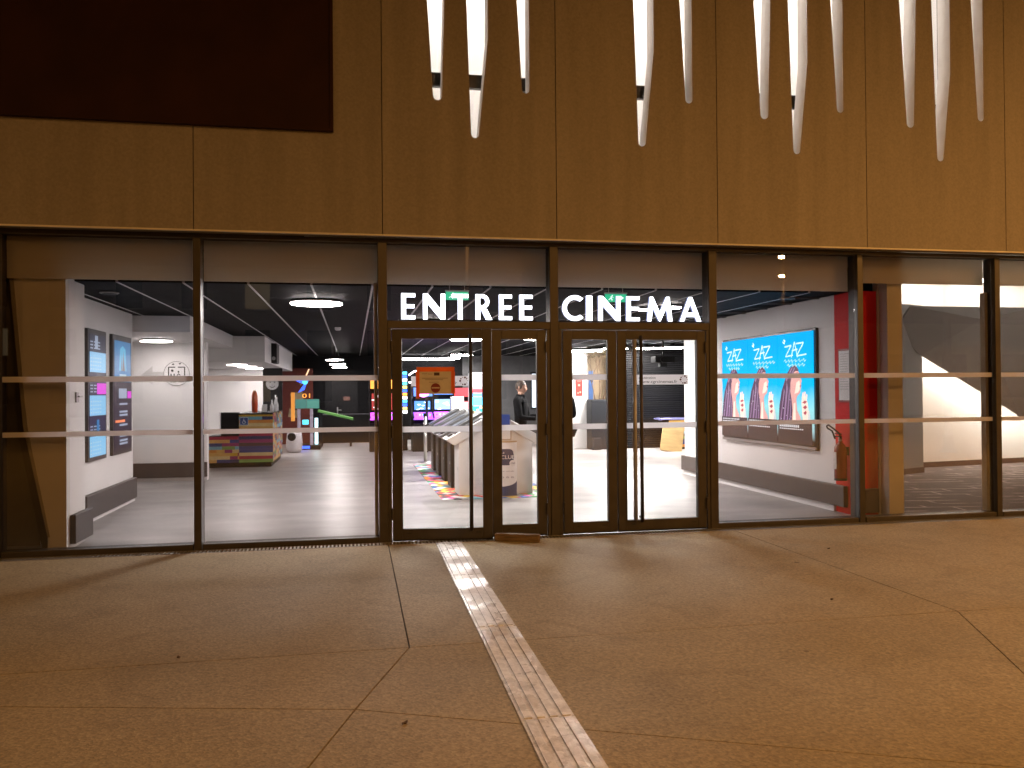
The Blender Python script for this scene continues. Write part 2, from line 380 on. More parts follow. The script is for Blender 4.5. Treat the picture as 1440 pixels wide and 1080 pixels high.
for k, (xx, nm) in enumerate(((1.2, 'above the first bay of slits'), (3.8, 'above the middle bays of slits'), (6.6, 'above the last bays of slits'))):
    l = thing('tube_lamp', 'white tube lamp in the upper foyer ' + nm, 'lamp', (xx, 1.2, 8.6), group='upper foyer tube lamps')
    B('tube', emit('foyer_tube', (1, .88, .80), 240), (-.9, .9, -.06, .06, 0, .05), l); B('housing', WHITE, (-.92, .92, -.08, .08, .052, .19), l)
bb = thing('wall_panel', 'large dark unlit panel fixed high on the facade', 'panel', (-.2, YW, 4.05))
B('face', mat('dark_screen', (.026, .010, .006), .6, .2, 2, spec=.1), (-4.4, 0, -.055, -.008, 0, 2.6), bb)
for d in ((-4.43, .03, -.065, -.007, -.03, -.001), (.001, .03, -.065, -.007, 0, 2.6)): B('frame', MATS['dark_screen'], d, bb)

# =================================================================== SHOPFRONT
sf = thing('shopfront', 'long bronze framed glass shopfront with two white film bands', 'shopfront', (2, 0, 0))
def SF(name, m, dims, bev=.004): return B(name, m, dims, sf, bev, False)
XL, XR = MX(-2), MX(7)
SF('head_rail', BRONZE, (XL, XR, -.05, .12, 2.995, 3.03))
bays = list(range(-2, 7))
for i in range(-2, 8):
    wd = .045 if i in (2, 3, 1) else .034
    SF('mullion', BRONZE, (MX(i)-wd, MX(i)+wd, -.052, .13, .0, 2.993))
for i in bays:
    a, b = MX(i)+.046, MX(i+1)-.046
    if i in (1, 2):
        SF('transom', BRONZE, (a, b, -.05, .12, 2.135, 2.212))
        SF('pane', GTINT, (a, b, -.004, .004, 2.214, 2.993), 0)
        for q in ((a, a+.035), (b-.035, b)): SF('jamb', BRONZE, (q[0], q[1], -.045, .1, .0, 2.133))
    else:
        SF('sill_rail', BRONZE, (a, b, -.05, .12, .0, .055))
        SF('pane', GTINT, (a, b, -.004, .004, .057, 2.993), 0)
        SF('film_band', FILM, (a, b, -.007, -.005, 1.615, 1.667), 0)
        SF('film_band', FILM, (a, b, -.007, -.005, 1.105, 1.152), 0)
    zs = 2.60 if i < 4 else 2.70
    SF('blind', SPAN, (MX(i)+.036, MX(i+1)-.036, .134, .15, zs, 3.06), 0)
for i in (0, 4, 5):    # beige return flanges on the inside of the mullions
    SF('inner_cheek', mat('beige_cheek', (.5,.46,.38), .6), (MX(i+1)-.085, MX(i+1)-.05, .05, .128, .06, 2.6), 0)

# --- door leaves
def leaf(name, label, x0, x1, z0=.02, z1=2.128, hinge='L', ang=0, handle=None, steel=False):
    hx = x0 if hinge == 'L' else x1
    t = thing(name, label, 'door', (hx, -.01, 0), ang)
    a, b = x0-hx, x1-hx
    st = .085
    y0, y1 = -.035, .03
    B('stile', BRONZE, (a, a+st+.015, y0, y1, z0, z1), t, .004); B('stile', BRONZE, (b-st-.012, b, y0, y1, z0, z1), t, .004)
    B('rail', BRONZE, (a+st+.015, b-st-.012, y0, y1, 2.03, z1), t, .004); br = B('rail', BRONZE, (a+st+.015, b-st-.012, y0, y1, z0, .128), t, .004)
    B('pane', GCLEAR, (a+st+.014, b-st-.011, -.006, .002, .126, 2.032), t)
    B('film_band', FILM2, (a+st+.016, b-st-.013, -.010, -.008, 1.092, 1.150), t)
    if handle is None: B('film_band', FILM2, (a+st+.016, b-st-.013, -.010, -.008, 1.607, 1.667), t)
    for q in (a+.14, b-.17): B('drain_slot', SEAL, (q, q+.05, y0-.002, y0+.004, .078, .092), br)
    for zz in (.28, 1.1, 1.95):
        hxx = a-.008 if hinge == 'L' else b-.012
        MB().cyl((hxx+.01, y0-.012, zz-.06), .012, .12, 12).build('hinge', BRONZE, t)
    if handle is not None:
        q = handle-hx
        hb = MB().cyl((q, -.095, .11), .019, 1.96, 16).build('pull_bar', BRONZE, t, 0, True)
        for zz in (.16, 2.0): MB().cyl((q, -.095, zz), .012, .066, 10, 'y').build('bracket', BRONZE, hb)
        if steel:
            MB().cyl((q-.07, -.09, .13), .021, 1.9, 16).build('pull_bar', mat('pale_steel', (.30,.30,.31), .4, .05, 10, 0, .3), t, 0, True)
    MB().box(a, b, -.012, .008, .004, z0).build('sweep', SEAL, t)
    return t
leafA = leaf('door_leaf', 'wide glass door leaf with orange edged notice, ajar above the timber block', .385, 1.385, hinge='L', ang=R(-6.5), handle=1.17)
leaf('door_leaf', 'narrow glass door leaf right of the taped notice', 1.395, 1.965, hinge='R')
leaf('door_leaf', 'narrow glass door leaf with red poster pillar seen through it', 2.145, 2.725, hinge='L')
leaf('door_leaf', 'wide closed glass door leaf with two tall pull bars', 2.735, 3.725, hinge='R', handle=2.975, steel=True)

# notice taped to the door leaf
nt_ = thing('door_notice', 'paper notice edged with orange tape on the ajar glass door', 'notice', (0, 0, 0))
nt_.matrix_world = Matrix.Translation((.385, -.01, 0)) @ Matrix.Rotation(R(-6.5), 4, 'Z')
OR = mat('orange_tape', (.75, .13, .02), .55, .1, 10); PAPER = mat('notice_paper', (.5, .46, .42), .8, .05, 20); INK = mat('dark_ink', (.06, .03, .03), .7)
B('paper', PAPER, (.27, .60, -.0165, -.0155, 1.475, 1.72), nt_)
for d in ((.245, .625, 1.70, 1.745), (.238, .275, 1.43, 1.70), (.592, .630, 1.475, 1.70)):
    B('tape', OR, (d[0], d[1], -.0200, -.0180, d[2], d[3]), nt_)
f = Face(nt_, (.27, -.0165, 1.475), (1,0,0), (0,0,1), .0006)
f.rect('printed_block', .15, .205, .185, .215, INK); f.multi('text_line', [[(x, y), (x+w_, y), (x+w_, y+.006), (x, y+.006)] for x, y, w_ in [(.03,.20,.05),(.09,.197,.045),(.03,.155,.26),(.06,.14,.18),(.1,.115,.1)]], mat('grey_ink', (.25,.22,.2), .8))
f.poly('round_stamp', circ(.165, .06, .048), mat('stamp_red', (.16,.02,.025), .7)); f.rect('stamp_bar', .125, .205, .055, .067, PAPER)

# --- luminous letters
LET = emit('letter_face', (.86, .93, 1), 9); LSIDE = emit('letter_side', (.45, .55, 1), .9)
def arcpts(cx, cz, r, a0, a1, n=14): return [(cx+r*math.cos(R(a0+(a1-a0)*i/n)), cz+r*math.sin(R(a0+(a1-a0)*i/n))) for i in range(n+1)]
H = .262; ST = .046
def letter(ch, w_):
    h, s = H, ST
    if ch == 'E': return [[(0,0),(w_,0),(w_,s*.82),(s,s*.82),(s,h/2-s*.4),(w_*.95,h/2-s*.4),(w_*.95,h/2+s*.4),(s,h/2+s*.4),(s,h-s*.82),(w_,h-s*.82),(w_,h),(0,h)]]
    if ch == 'I': return [[(0,0),(w_,0),(w_,h),(0,h)]]
    if ch == 'T': return [[(w_/2-s/2,0),(w_/2+s/2,0),(w_/2+s/2,h-s*.85),(w_,h-s*.85),(w_,h),(0,h),(0,h-s*.85),(w_/2-s/2,h-s*.85)]]
    if ch == 'N': return [[(0,0),(s*.95,0),(s*.95,h*.62),(w_-s*1.02,0),(w_,0),(w_,h),(w_-s*.95,h),(w_-s*.95,h*.38),(s*1.02,h),(0,h)]]
    if ch == 'M': return [[(0,0),(s,0),(s*1.42,h*.56),(w_/2-s*.14,0),(w_/2+s*.14,0),(w_-s*1.42,h*.56),(w_-s,0),(w_,0),(w_-s*.7,h),(w_-s*1.45,h),(w_/2,h*.36),(s*1.45,h),(s*.7,h)]]
    if ch == 'A':
        il = lambda z: s*1.03 + (w_/2-s*1.03)*z/(h*.74)
        left = [(0,0),(s*1.03,0),(il(h*.19),h*.19),(w_/2,h*.19),(w_/2,h*.36),(il(h*.36),h*.36),(w_/2,h*.74),(w_/2,h),(w_/2-s*.42,h)]
        return [left, [(w_-x, z) for x, z in left]]
    if ch == 'C':
        r, c = h/2+.004, h/2; ri = r-s
        return [arcpts(r, c, r, 48, 312, 26) + arcpts(r, c, ri, 308, 52, 26)]
    if ch == 'R':
        r = h*.285; cz = h-r
        bowl = [(s,h),(w_*.42,h)] + arcpts(w_*.42, cz, r, 90, -90, 14) + [(s,h-2*r),(s,h-2*r+s*.75),(w_*.40,h-2*r+s*.75)] + arcpts(w_*.40, cz, r-s*.78, -90, 90, 12)[1:] + [(s,h-s*.78)]
        return [[(0,0),(s,0),(s,h),(0,h)], bowl, [(w_*.34,h*.429),(w_-s*1.15,0),(w_+.012,0),(w_*.72,h*.429)]]
def word(chars, label):
    x00 = chars[0][1]
    t = thing('word_sign', label, 'sign', (x00, .045, 2.216), group='luminous entrance lettering')
    B('base_rail', SEAL, (-.03, chars[-1][2]-x00+.03, -.012, .028, 0, .018), t)
    for ch, a, b in chars:
        fr = MB(); sd = MB()
        for p in letter(ch, b-a):
            pp = [(x+a-x00, z+.019) for x, z in p]
            fr.prism(pp, XZ, -.012, -.008); sd.prism(pp, XZ, -.0078, .03)
        o = fr.build('letter_'+ch.lower(), LET, t); sd.build('letter_return', LSIDE, o)
word([('E',.485,.625),('N',.705,.93),('T',1.0,1.17),('R',1.245,1.405),('E',1.49,1.625),('E',1.705,1.845)], 'white luminous letters reading ENTREE over the left doors')
word([('C',2.165,2.36),('I',2.425,2.49),('N',2.56,2.80),('E',2.87,3.015),('M',3.10,3.385),('A',3.47,3.715)], 'white luminous letters reading CINEMA over the right doors')

# --- drain grate, guide strip, timber block
dg = thing('drain_grate', 'narrow slotted drain grate along the foot of the shopfront', 'drain', (2, -.12, 0))
GST = mat('galvanised', (.34,.33,.31), .45, .15, 10, 0, .8)
B('channel', SEAL, (XL, XR, -.199, -.004, -.06, -.02), dg, local=False)
B('edge_bar', GST, (XL, XR, -.199, -.190, -.02, .003), dg, local=False); B('edge_bar', GST, (XL, XR, -.062, -.052, -.02, .002), dg, local=False)
mb = MB(); x = XL+.02
while x < XR: mb.box(x, x+.017, -.188, -.064, -.018, .002); x += .036
gbars = mb.build('bars', GST, dg, local=False); gbars['kind'] = 'stuff'
B('threshold', BRONZE, (XL, XR, -.050, .16, -.05, -.002), dg, local=False)
def resin_mat():
    m, nt, b = new_mat('worn_resin'); N = nt.nodes; L = nt.links; tc = N.new('ShaderNodeTexCoord')
    n1 = N.new('ShaderNodeTexNoise'); n1.inputs['Scale'].default_value = 16; n1.inputs['Detail'].default_value = 9; n1.inputs['Roughness'].default_value = .7; L.new(tc.outputs['Object'], n1.inputs['Vector'])
    n2 = N.new('ShaderNodeTexNoise'); n2.inputs['Scale'].default_value = 2.3; n2.inputs['Detail'].default_value = 5; L.new(tc.outputs['Object'], n2.inputs['Vector'])
    cr = N.new('ShaderNodeValToRGB'); e = cr.color_ramp.elements; e[0].position = .34; e[1].position = .62; e[0].color = (.46,.43,.41,1); e[1].color = (.72,.69,.66,1); L.new(n1.outputs[0], cr.inputs[0])
    L.new(cr.outputs[0], b.inputs['Base Color'])
    rr = N.new('ShaderNodeValToRGB'); e = rr.color_ramp.elements; e[0].position = .42; e[1].position = .6; e[0].color = (.16,)*3+(1,); e[1].color = (.5,)*3+(1,); L.new(n2.outputs[0], rr.inputs[0]); L.new(rr.outputs[0], b.inputs['Roughness'])
    bp = N.new('ShaderNodeBump'); bp.inputs['Strength'].default_value = .45; bp.inputs['Distance'].default_value = .004; L.new(n1.outputs[0], bp.inputs['Height']); L.new(bp.outputs[0], b.inputs['Normal'])
    MATS['resin'] = m; return m
RES = resin_mat()
gs = thing('guide_strip', 'ribbed whitish tactile guide strip leading to the ajar door', 'guide strip', (.92, -.2, 0))
y = -.205; k = 0
while y > -12:
    ln = 1.5
    ox = lambda yy: -.012*(-yy)           # the strip runs very slightly askew
    xa0, xa1 = .795+ox(y), .795+ox(y-ln+.006); wd = .252
    sg = MB().prism([(xa0, y), (xa0+wd, y), (xa1+wd, y-ln+.006), (xa1, y-ln+.006)], XY, .0, .005+.0006*(k%2)).build('strip_plate', RES, gs, local=False)
    for j in range(4):
        q = .016 + j*.060
        MB().prism([(xa0+q, y-.004), (xa0+q+.040, y-.004), (xa1+q+.040, y-ln+.010), (xa1+q, y-ln+.010)], XY, .0045, .0105).build('rib', RES, sg, .003, local=False)
    y -= ln; k += 1
WOODM = mat('rough_timber', (.15, .10, .055), .85, .45, 6, .5, stretch=(1, 9, 9))
wb = MB().obox((0,0,.038), Vector((1,0,0)), Vector((0,1,0)), Vector((0,0,1)), .225, .04, .036).build('timber_block', WOODM, None, .004)
wb.location = (1.60, -.29, 0.001); wb.rotation_euler = (0, 0, R(-24)); tag(wb, 'short rough timber block lying against the ajar door', 'timber block')
# a few bits of litter on the paving
LEAFM = mat('dry_leaf', (.10, .06, .03), .8, .4, 30)
for lx, ly, lab in ((-.98, -3.42, 'curled brown leaf on the paving, far side of the lobby window'), (.22, -4.62, 'small dark leaf beside the diagonal paving joint'), (3.32, -3.05, 'small brown leaf on the paving before the right doors'), (4.35, -1.35, 'tiny dark leaf on the paving before the poster screens')):
    mb = MB(); n = 5
    vs = [(-.022+.011*i, math.sin(math.pi*i/4)*.011*s, .004+.004*abs(s)+.003*math.sin(i*2.)) for s in (-1, 0, 1) for i in range(n)]
    vs2 = [(x_, y_, z_-.0012) for x_, y_, z_ in vs]
    mb.add(vs+vs2, [(r_*n+i, r_*n+i+1, (r_+1)*n+i+1, (r_+1)*n+i) for r_ in range(2) for i in range(n-1)] + [(15+r_*n+i, 15+(r_+1)*n+i, 15+(r_+1)*n+i+1, 15+r_*n+i+1) for r_ in range(2) for i in range(n-1)])
    o = mb.build('dry_leaf', LEAFM); o.location = (lx, ly, 0); o.rotation_euler = (0, 0, random.random()*6); tag(o, lab, 'leaf', 'leaves on the paving')

# =================================================================== INTERIOR SHELL
CZ = 2.62
struct(B('floor', FLOORM, (-9, 6.08, .165, 22, -.3, 0)))
struct(B('floor_side', FLOORM, (6.08, 20, 5.9, 22, -.3, -.001)))
struct(B('carpet_floor', CARPET, (6.08, 20, .165, 5.9, -.3, .0)))
ceil_ = struct(B('ceiling', BLACKC, (-9, 6.07, .45, 22, CZ+.03, CZ+.3)))
pitchx, pitchy = .63, .665
xs0 = .21 - 14*pitchx; tiles = []
nx, ny = 27, 32
tile_me = None; far = MB()
order = sorted(((i, j) for i in range(nx) for j in range(ny)), key=lambda q: (q[1]*pitchy+8)**2 + (xs0+q[0]*pitchx)**2)
cnt = 0
for i, j in order:
    x_, y_ = xs0+i*pitchx, .45 - pitchy + j*pitchy
    if x_ < -4.6 or x_+pitchx > 8.6 or y_ < .4: continue
    if x_+pitchx < -3.05 and y_ < 3.4: continue
    if x_+pitchx > 5.79 and y_ < 5.9: continue
    if cnt < 300:
        if tile_me is None:
            o = B('ceiling_tile', BLACKC, (.012, pitchx-.012, .006, pitchy-.006, 0, .022), ceil_, .002); tile_me = o.data
        else:
            o = bpy.data.objects.new('ceiling_tile', tile_me); COL.objects.link(o); o.parent = ceil_
        o.location = (x_, y_, CZ); cnt += 1
    else: far.box(x_+.012, x_+pitchx-.012, y_+.006, y_+pitchy-.006, CZ, CZ+.022)
fo = far.build('far_tiles', BLACKC, ceil_); fo['kind'] = 'stuff'
B('ceiling_bay', BLACKC, (6.07, 8.6, 5.9, 22, CZ+.03, CZ+.3), ceil_)
for i in range(nx+1):
    x_ = xs0+i*pitchx
    if -4.7 < x_ < 8.5:
        B('ceiling_rail', RAILW, (x_-.0105, x_+.0105, .45 if -3 < x_ < 5.7 else 5.95, 21.9, CZ-.004, CZ+.028), ceil_)
for j in range(ny):
    y_ = .45 + j*pitchy - pitchy
    if y_ > .5: B('cross_rail', mat('grey_rail', (.16,.16,.165), .5), (-4.6 if y_ > 4.1 else -3.04, 8.5 if y_ > 5.9 else 5.78, y_-.004, y_+.004, CZ+.001, CZ+.027), ceil_)

def wall(name, dims, m=WHITE, bev=0): return struct(B(name, m, dims, None, bev))
# left side
wall('wall_left_return', (-2.90, -2.70, .30, .76, 0, CZ+.02))
wl = wall('wall_left', (-3.30, -3.05, .62, 4.07, 0, CZ+.02))
wall('wall_left_filler', (-3.05, -2.90, .55, .62, 0, CZ+.02))
wall('wall_lift', (-9, -2.48, 6.6, 6.8, 0, 2.40))
wall('wall_lift_end', (-9, -8.8, 4.07, 6.6, 0, 2.40))
wall('soffit_lift', (-9, -2.30, 4.17, 8.5, 2.38, CZ-.006))
wall('soffit_desk', (-6, -1.70, 8.5, 16.0, 2.11, CZ-.006))
wall('wall_desk', (-6, -2.10, 13.5, 13.7, 0, 2.109))
wall('wall_desk_side', (-6, -5.8, 6.8, 13.5, 0, 2.109))
# back
wall('wall_back', (-6, 3.4, 17.6, 17.8, 0, CZ+.02), BLKWALL)
wall('wall_back_right', (3.4, 9.0, 17.6, 17.8, 0, CZ+.02), mat('back_grey', (.12,.12,.125), .6))
wall('wall_side_right', (8.6, 8.8, 5.9, 17.6, 0, CZ+.02), BLKWALL)
# right side
wr = wall('wall_right', (5.79, 6.07, .80, 5.50, 0, CZ+.02))
wall('wall_right_back', (6.07, 6.2, .36, 5.9, 0, 3.6))
wall('wall_carpet_divider', (6.2, 8.6, 5.75, 5.9, 0, 3.6))
wred = wall('wall_red', (5.785, 6.068, .38, .799, 0, CZ+.02), RED)
pil = B('pillar', CREAM, (6.085, 6.275, .20, .358, 0, 3.4)); struct(pil)

# bumper boards and plinths
def bumper(label, dims, plinth=None, group='dark bumper boards low on the lobby walls'):
    t = thing('bumper_board', label, 'bumper board', ((dims[0]+dims[1])/2, (dims[2]+dims[3])/2, dims[4]), group=group)
    B('board', DARKW, dims, t, .006, False)
    for k in range(2):
        yy = dims[2]+(dims[3]-dims[2])*(.2+.6*k); xx = (dims[0]+dims[1])/2
    return t
bumper('dark bumper board under the two tall timetable screens', (-3.049, -2.985, 1.8, 4.03, .05, .33))
bumper('dark bumper board on the short white return nearest the glass', (-2.699, -2.645, .29, .84, .05, .33))
bumper('long dark bumper board under the three blue poster screens', (5.725, 5.784, .55, 5.52, .08, .33))
bumper('dark bumper board end on the red wall beside the pale pillar', (5.80, 6.04, .318, .379, .04, .32))
bumper('dark band along the foot of the lift wall', (-8, -2.47, 6.545, 6.599, .07, .32))
for d, lab in (((5.760, 5.789, .81, 5.50, 0, .075), 'white plinth strip below the long bumper board'), ((-3.049, -3.02, 1.0, 4.05, 0, .045), 'white plinth strip below the timetable screens')):
    o = B('plinth', WHITE, d); tag(o, lab, 'plinth')

# =================================================================== CEILING LAMPS
def lamp(x_, y_, z_, d, label, group='round ceiling lamps', sides=40):
    t = thing('ceiling_lamp', label, 'lamp', (x_, y_, z_), group=group)
    r = d/2
    MB().lathe((0,0,0), [(r*.97, 0), (r*.995, .004), (r*.995, .012)], sides).build('diffuser', LIT2 if x_ < -2.4 else LIT, t, 0, True)
    MB().lathe((0,0,0), [(r*1.0, .0125), (r*1.005, .03), (r*.96, .034)], sides).build('housing', WHITE, t, 0, True)
    top = (2.38 if x_ < -2.4 and y_ < 8.5 else CZ)
    if top - z_ - .034 > .004: MB().cyl((0,0,.0341), .012 if top-z_ > .2 else .06, top-z_-.035, 12).build('stem', BLK, t)
    return t
lamp(-.43, 1.95, 2.572, .62, 'large round lamp hanging over the empty lobby floor')
lamp(3.87, 2.25, 2.572, .14, 'round lamp behind the letter M of the entrance sign')
lamp(4.14, 1.95, 2.572, .26, 'round lamp behind the last letters of the entrance sign')
lamp(2.35, 8.9, 2.572, .66, 'round lamp above the kiosks, seen behind the pull bar')
lamp(3.83, 8.6, 2.572, .60, "round lamp above the man's head")
lamp(3.0, 14.6, 2.50, .60, 'round lamp far back above the taped notice, nearer one')
lamp(2.85, 16.2, 2.48, .60, 'round lamp far back touching the top of the taped notice')
lamp(-.43, 12.0, 2.27, .42, 'nearest of three small round lamps in a row at the back')
lamp(-.40, 14.2, 2.24, .42, 'middle one of three small round lamps in a row at the back')
lamp(-.38, 16.4, 2.22, .42, 'farthest of three small round lamps in a row at the back')
lamp(6.3, 11.0, 2.50, .62, 'round lamp in front of the dry tree')
lamp(7.05, 10.9, 2.50, .62, 'round lamp behind the tall pull bars')
lamp(7.62, 10.6, 2.50, .62, 'round lamp above the black shutter')
lamp(-3.10, 5.75, 2.335, .48, 'round lamp under the low ceiling of the lift lobby')
lamp(1.1, 4.6, 2.572, .62, 'round lamp over the floor before the kiosk row', )
lamp(3.9, 5.2, 2.572, .80, 'unseen round lamp, enlarged as fill, over the floor between kiosks and poster screens')  # out of view; disc enlarged to add light in the lobby
for k, (x_, y_) in enumerate(((-2.42, 10.0), (-2.38, 11.4), (-2.38, 12.8), (-3.5, 11.8))):
    t = thing('downlight', ['first recessed disc light over the coloured desk', 'second recessed disc light over the coloured desk', 'third recessed disc light over the coloured desk', 'recessed disc light beside the white desk wall'][k], 'lamp', (x_, y_, 2.11), group='recessed lights over the desk')
    MB().cyl((0,0,-.022), .20, .014, 28).build('diffuser', LIT2, t); MB().cyl((0,0,-.0075), .215, .007, 28).build('rim', WHITE, t)
def linelamp(p, q, z_, label):
    p, q = Vector((*p, z_)), Vector((*q, z_)); c = (p+q)/2; ax = (q-p).normalized(); ay = Vector((-ax.y, ax.x, 0)); h = (q-p).length/2
    t = thing('line_lamp', label, 'lamp', c, group='line lamps')
    MB().obox((0,0,0), ax, ay, Vector((0,0,1)), h, .035, .03).build('diffuser', emit('line_diffuser', (1,.95,.95), 18), t)
    MB().obox((0,0,.055), ax, ay, Vector((0,0,1)), h+.01, .045, .024).build('housing', BLK, t)
    for s_ in (-.7, .7): v = ax*h*s_; MB().cyl((v.x, v.y, .08), .006, max(.02, CZ-z_-.082), 6).build('hanger', BLK, t)
linelamp((1.5, 17.2), (3.12, 17.4), 2.50, 'long line lamp above the arcade and taped notice')
linelamp((5.3, 12.35), (6.2, 11.75), 2.50, 'line lamp above the red poster pillar')
# right foyer: back row of cove lamps, front row of added fill lamps
for x_, y_, lab in ((10.2, 4.95, 'cove lamp over the carpet foyer, near the pale pillar'), (12.3, 5.3, 'cove lamp over the carpet foyer, above the stair wedge'), (14.4, 5.6, 'cove lamp over the carpet foyer, farthest bay'), (8.2, 1.6, 'added unseen fill lamp over the carpet foyer, close to the glass'), (10.6, 2.0, 'added unseen fill lamp over the carpet foyer, before the stair wedge'), (13.0, 2.4, 'added unseen fill lamp over the carpet foyer, before the far end of the stair')):
    t = thing('foyer_lamp', lab, 'lamp', (x_, y_, 3.5), group='carpet foyer lamps')
    B('diffuser', emit('foyer_diffuser', (1,.92,.82), 42), (-.9, .9, -.08, .08, 0, .03), t); B('housing', WHITE, (-.92, .92, -.1, .1, .032, .099), t)
# exit signs
for x_, lab in ((1.08, 'green exit sign hanging behind the word ENTREE'), (2.82, 'green exit sign hanging behind the word CINEMA')):
    t = thing('exit_sign', lab, 'exit sign', (x_, .25, 2.46), group='green exit signs')
    B('body', mat('exit_body', (.5,.55,.52), .4), (-.125, .125, -.02, .02, .085, .10), t)
    B('face', emit('exit_green', (.03,.55,.28), 1.6), (-.12, .12, -.012, .012, 0, .083), t)
    fc = Face(t, (-.12, -.0125, 0), (1,0,0), (0,0,1))
    WE = emit('exit_white', (.75,1,.9), 2.2)
    fc.poly('arrow', [(.13,.03),(.17,.03),(.17,.015),(.21,.042),(.17,.069),(.17,.054),(.13,.054)], WE)
    fc.multi('running_figure', [circ(.075,.066,.008,10)] + stroke([(.07,.056),(.06,.034),(.045,.03),(.035,.018)], .009) + stroke([(.06,.034),(.075,.026),(.07,.01)], .009) + stroke([(.05,.05),(.07,.054),(.09,.044)], .006), WE)
    for s_ in (-.08, .08): MB().cyl((s_, 0, .1002), .004, .055, 6).build('hanger', STEEL, t)
# smoke detector and ceiling speaker
for x_, y_, lab in ((-.25, 6.2, 'white smoke detector on the black ceiling by a pale rail'),):
    t = thing('smoke_detector', lab, 'detector', (x_, y_, CZ)); MB().lathe((0,0,0), [(.03,-.055),(.05,-.045),(.055,-.008),(.055,-.0005)], 20).build('body', WHITE, t, 0, True); MB().cyl((0,0,-.06), .012, .006, 10).build('sensor', BLK, t)
for x_, y_, lab, in ((-2.62, 1.35, 'small round ceiling speaker by the timetable screens'), (5.25, .95, 'small white ceiling speaker near the red wall')):
    t = thing('ceiling_speaker', lab, 'speaker', (x_, y_, CZ), group='ceiling speakers'); MB().lathe((0,0,0), [(.085,-.02),(.1,-.012),(.1,-.0055)], 24).build('ring', mat('grey_ring', (.3,.3,.3), .5), t, 0, True); MB().cyl((0,0,-.024), .075, .004, 24).build('grille', BLK, t)

# =================================================================== SCREENS ON THE RIGHT WALL
SCF = mat('screen_frame', (.06,.055,.052), .35); 
def em(name, rgb, s=1.0): return emit(name, rgb, s)
def cyan_screen():
    m, nt, b = new_mat('poster_backlight'); N = nt.nodes; L = nt.links; tc = N.new('ShaderNodeTexCoord')
    sp = N.new('ShaderNodeSeparateXYZ'); L.new(tc.outputs['Object'], sp.inputs[0])
    nz = N.new('ShaderNodeTexNoise'); nz.inputs['Scale'].default_value = 3; L.new(tc.outputs['Object'], nz.inputs['Vector'])
    ad = N.new('ShaderNodeMath'); ad.operation = 'MULTIPLY_ADD'; ad.inputs[1].default_value = .25; L.new(nz.outputs[0], ad.inputs[0]); L.new(sp.outputs['Z'], ad.inputs[2])
    cr = N.new('ShaderNodeValToRGB'); e = cr.color_ramp.elements; e[0].position = .95; e[1].position = 1.0
    mr = N.new('ShaderNodeMapRange'); mr.inputs[1].default_value = .0; mr.inputs[2].default_value = 1.5; L.new(ad.outputs[0], mr.inputs[0])
    e[0].position = 0.0; e[0].color = (.02,.012,.01,1); e[1].position = 1.0; e[1].color = (.0,.34,.74,1)
    for p, c in ((.16, (.03,.018,.015)), (.24, (.25,.42,.45)), (.42, (.25,.62,.66)), (.62, (.0,.40,.76)), (.8, (.0,.40,.76))):
        q = cr.color_ramp.elements.new(p); q.color = (*c, 1)
    L.new(mr.outputs[0], cr.inputs[0]); L.new(cr.outputs[0], b.inputs['Emission Color']); b.inputs['Emission Strength'].default_value = 2.9
    b.inputs['Base Color'].default_value = (.02,.02,.02,1); b.inputs['Roughness'].default_value = .9; b.inputs['Specular IOR Level'].default_value = .02
    return m
CY = cyan_screen()
HAIR = em('poster_hair', (.10,.035,.10), 1.0); HAIR2 = em('poster_hair_light', (.42,.26,.45), 1.0); SKIN_E = em('poster_skin', (.85,.44,.40), 1.5); SKIN2 = em('poster_skin_light', (1,.72,.60), 2.0); LIP = em('poster_lip', (.6,.1,.15), 1.0); SCR = em('poster_script', (.55,.95,.95), 1.6); WPR = em('poster_white', (.8,.85,.9), 1.2); DKP = em('poster_dark', (.05,.03,.03), .8)
ps = thing('screen_wall', 'bank of three blue portrait poster screens on the white wall', 'screen', (5.72, 2.5, .73))
B('frame', SCF, (.03, .069, -1.34, 1.34, -.02, 1.54), ps, .005)
B('lower_trim', mat('alu_trim', (.4,.39,.38), .35, .05, 5, 0, .8), (.01, .0295, -1.335, 1.335, -.015, .02), ps)
PW, PH = .855, 1.46
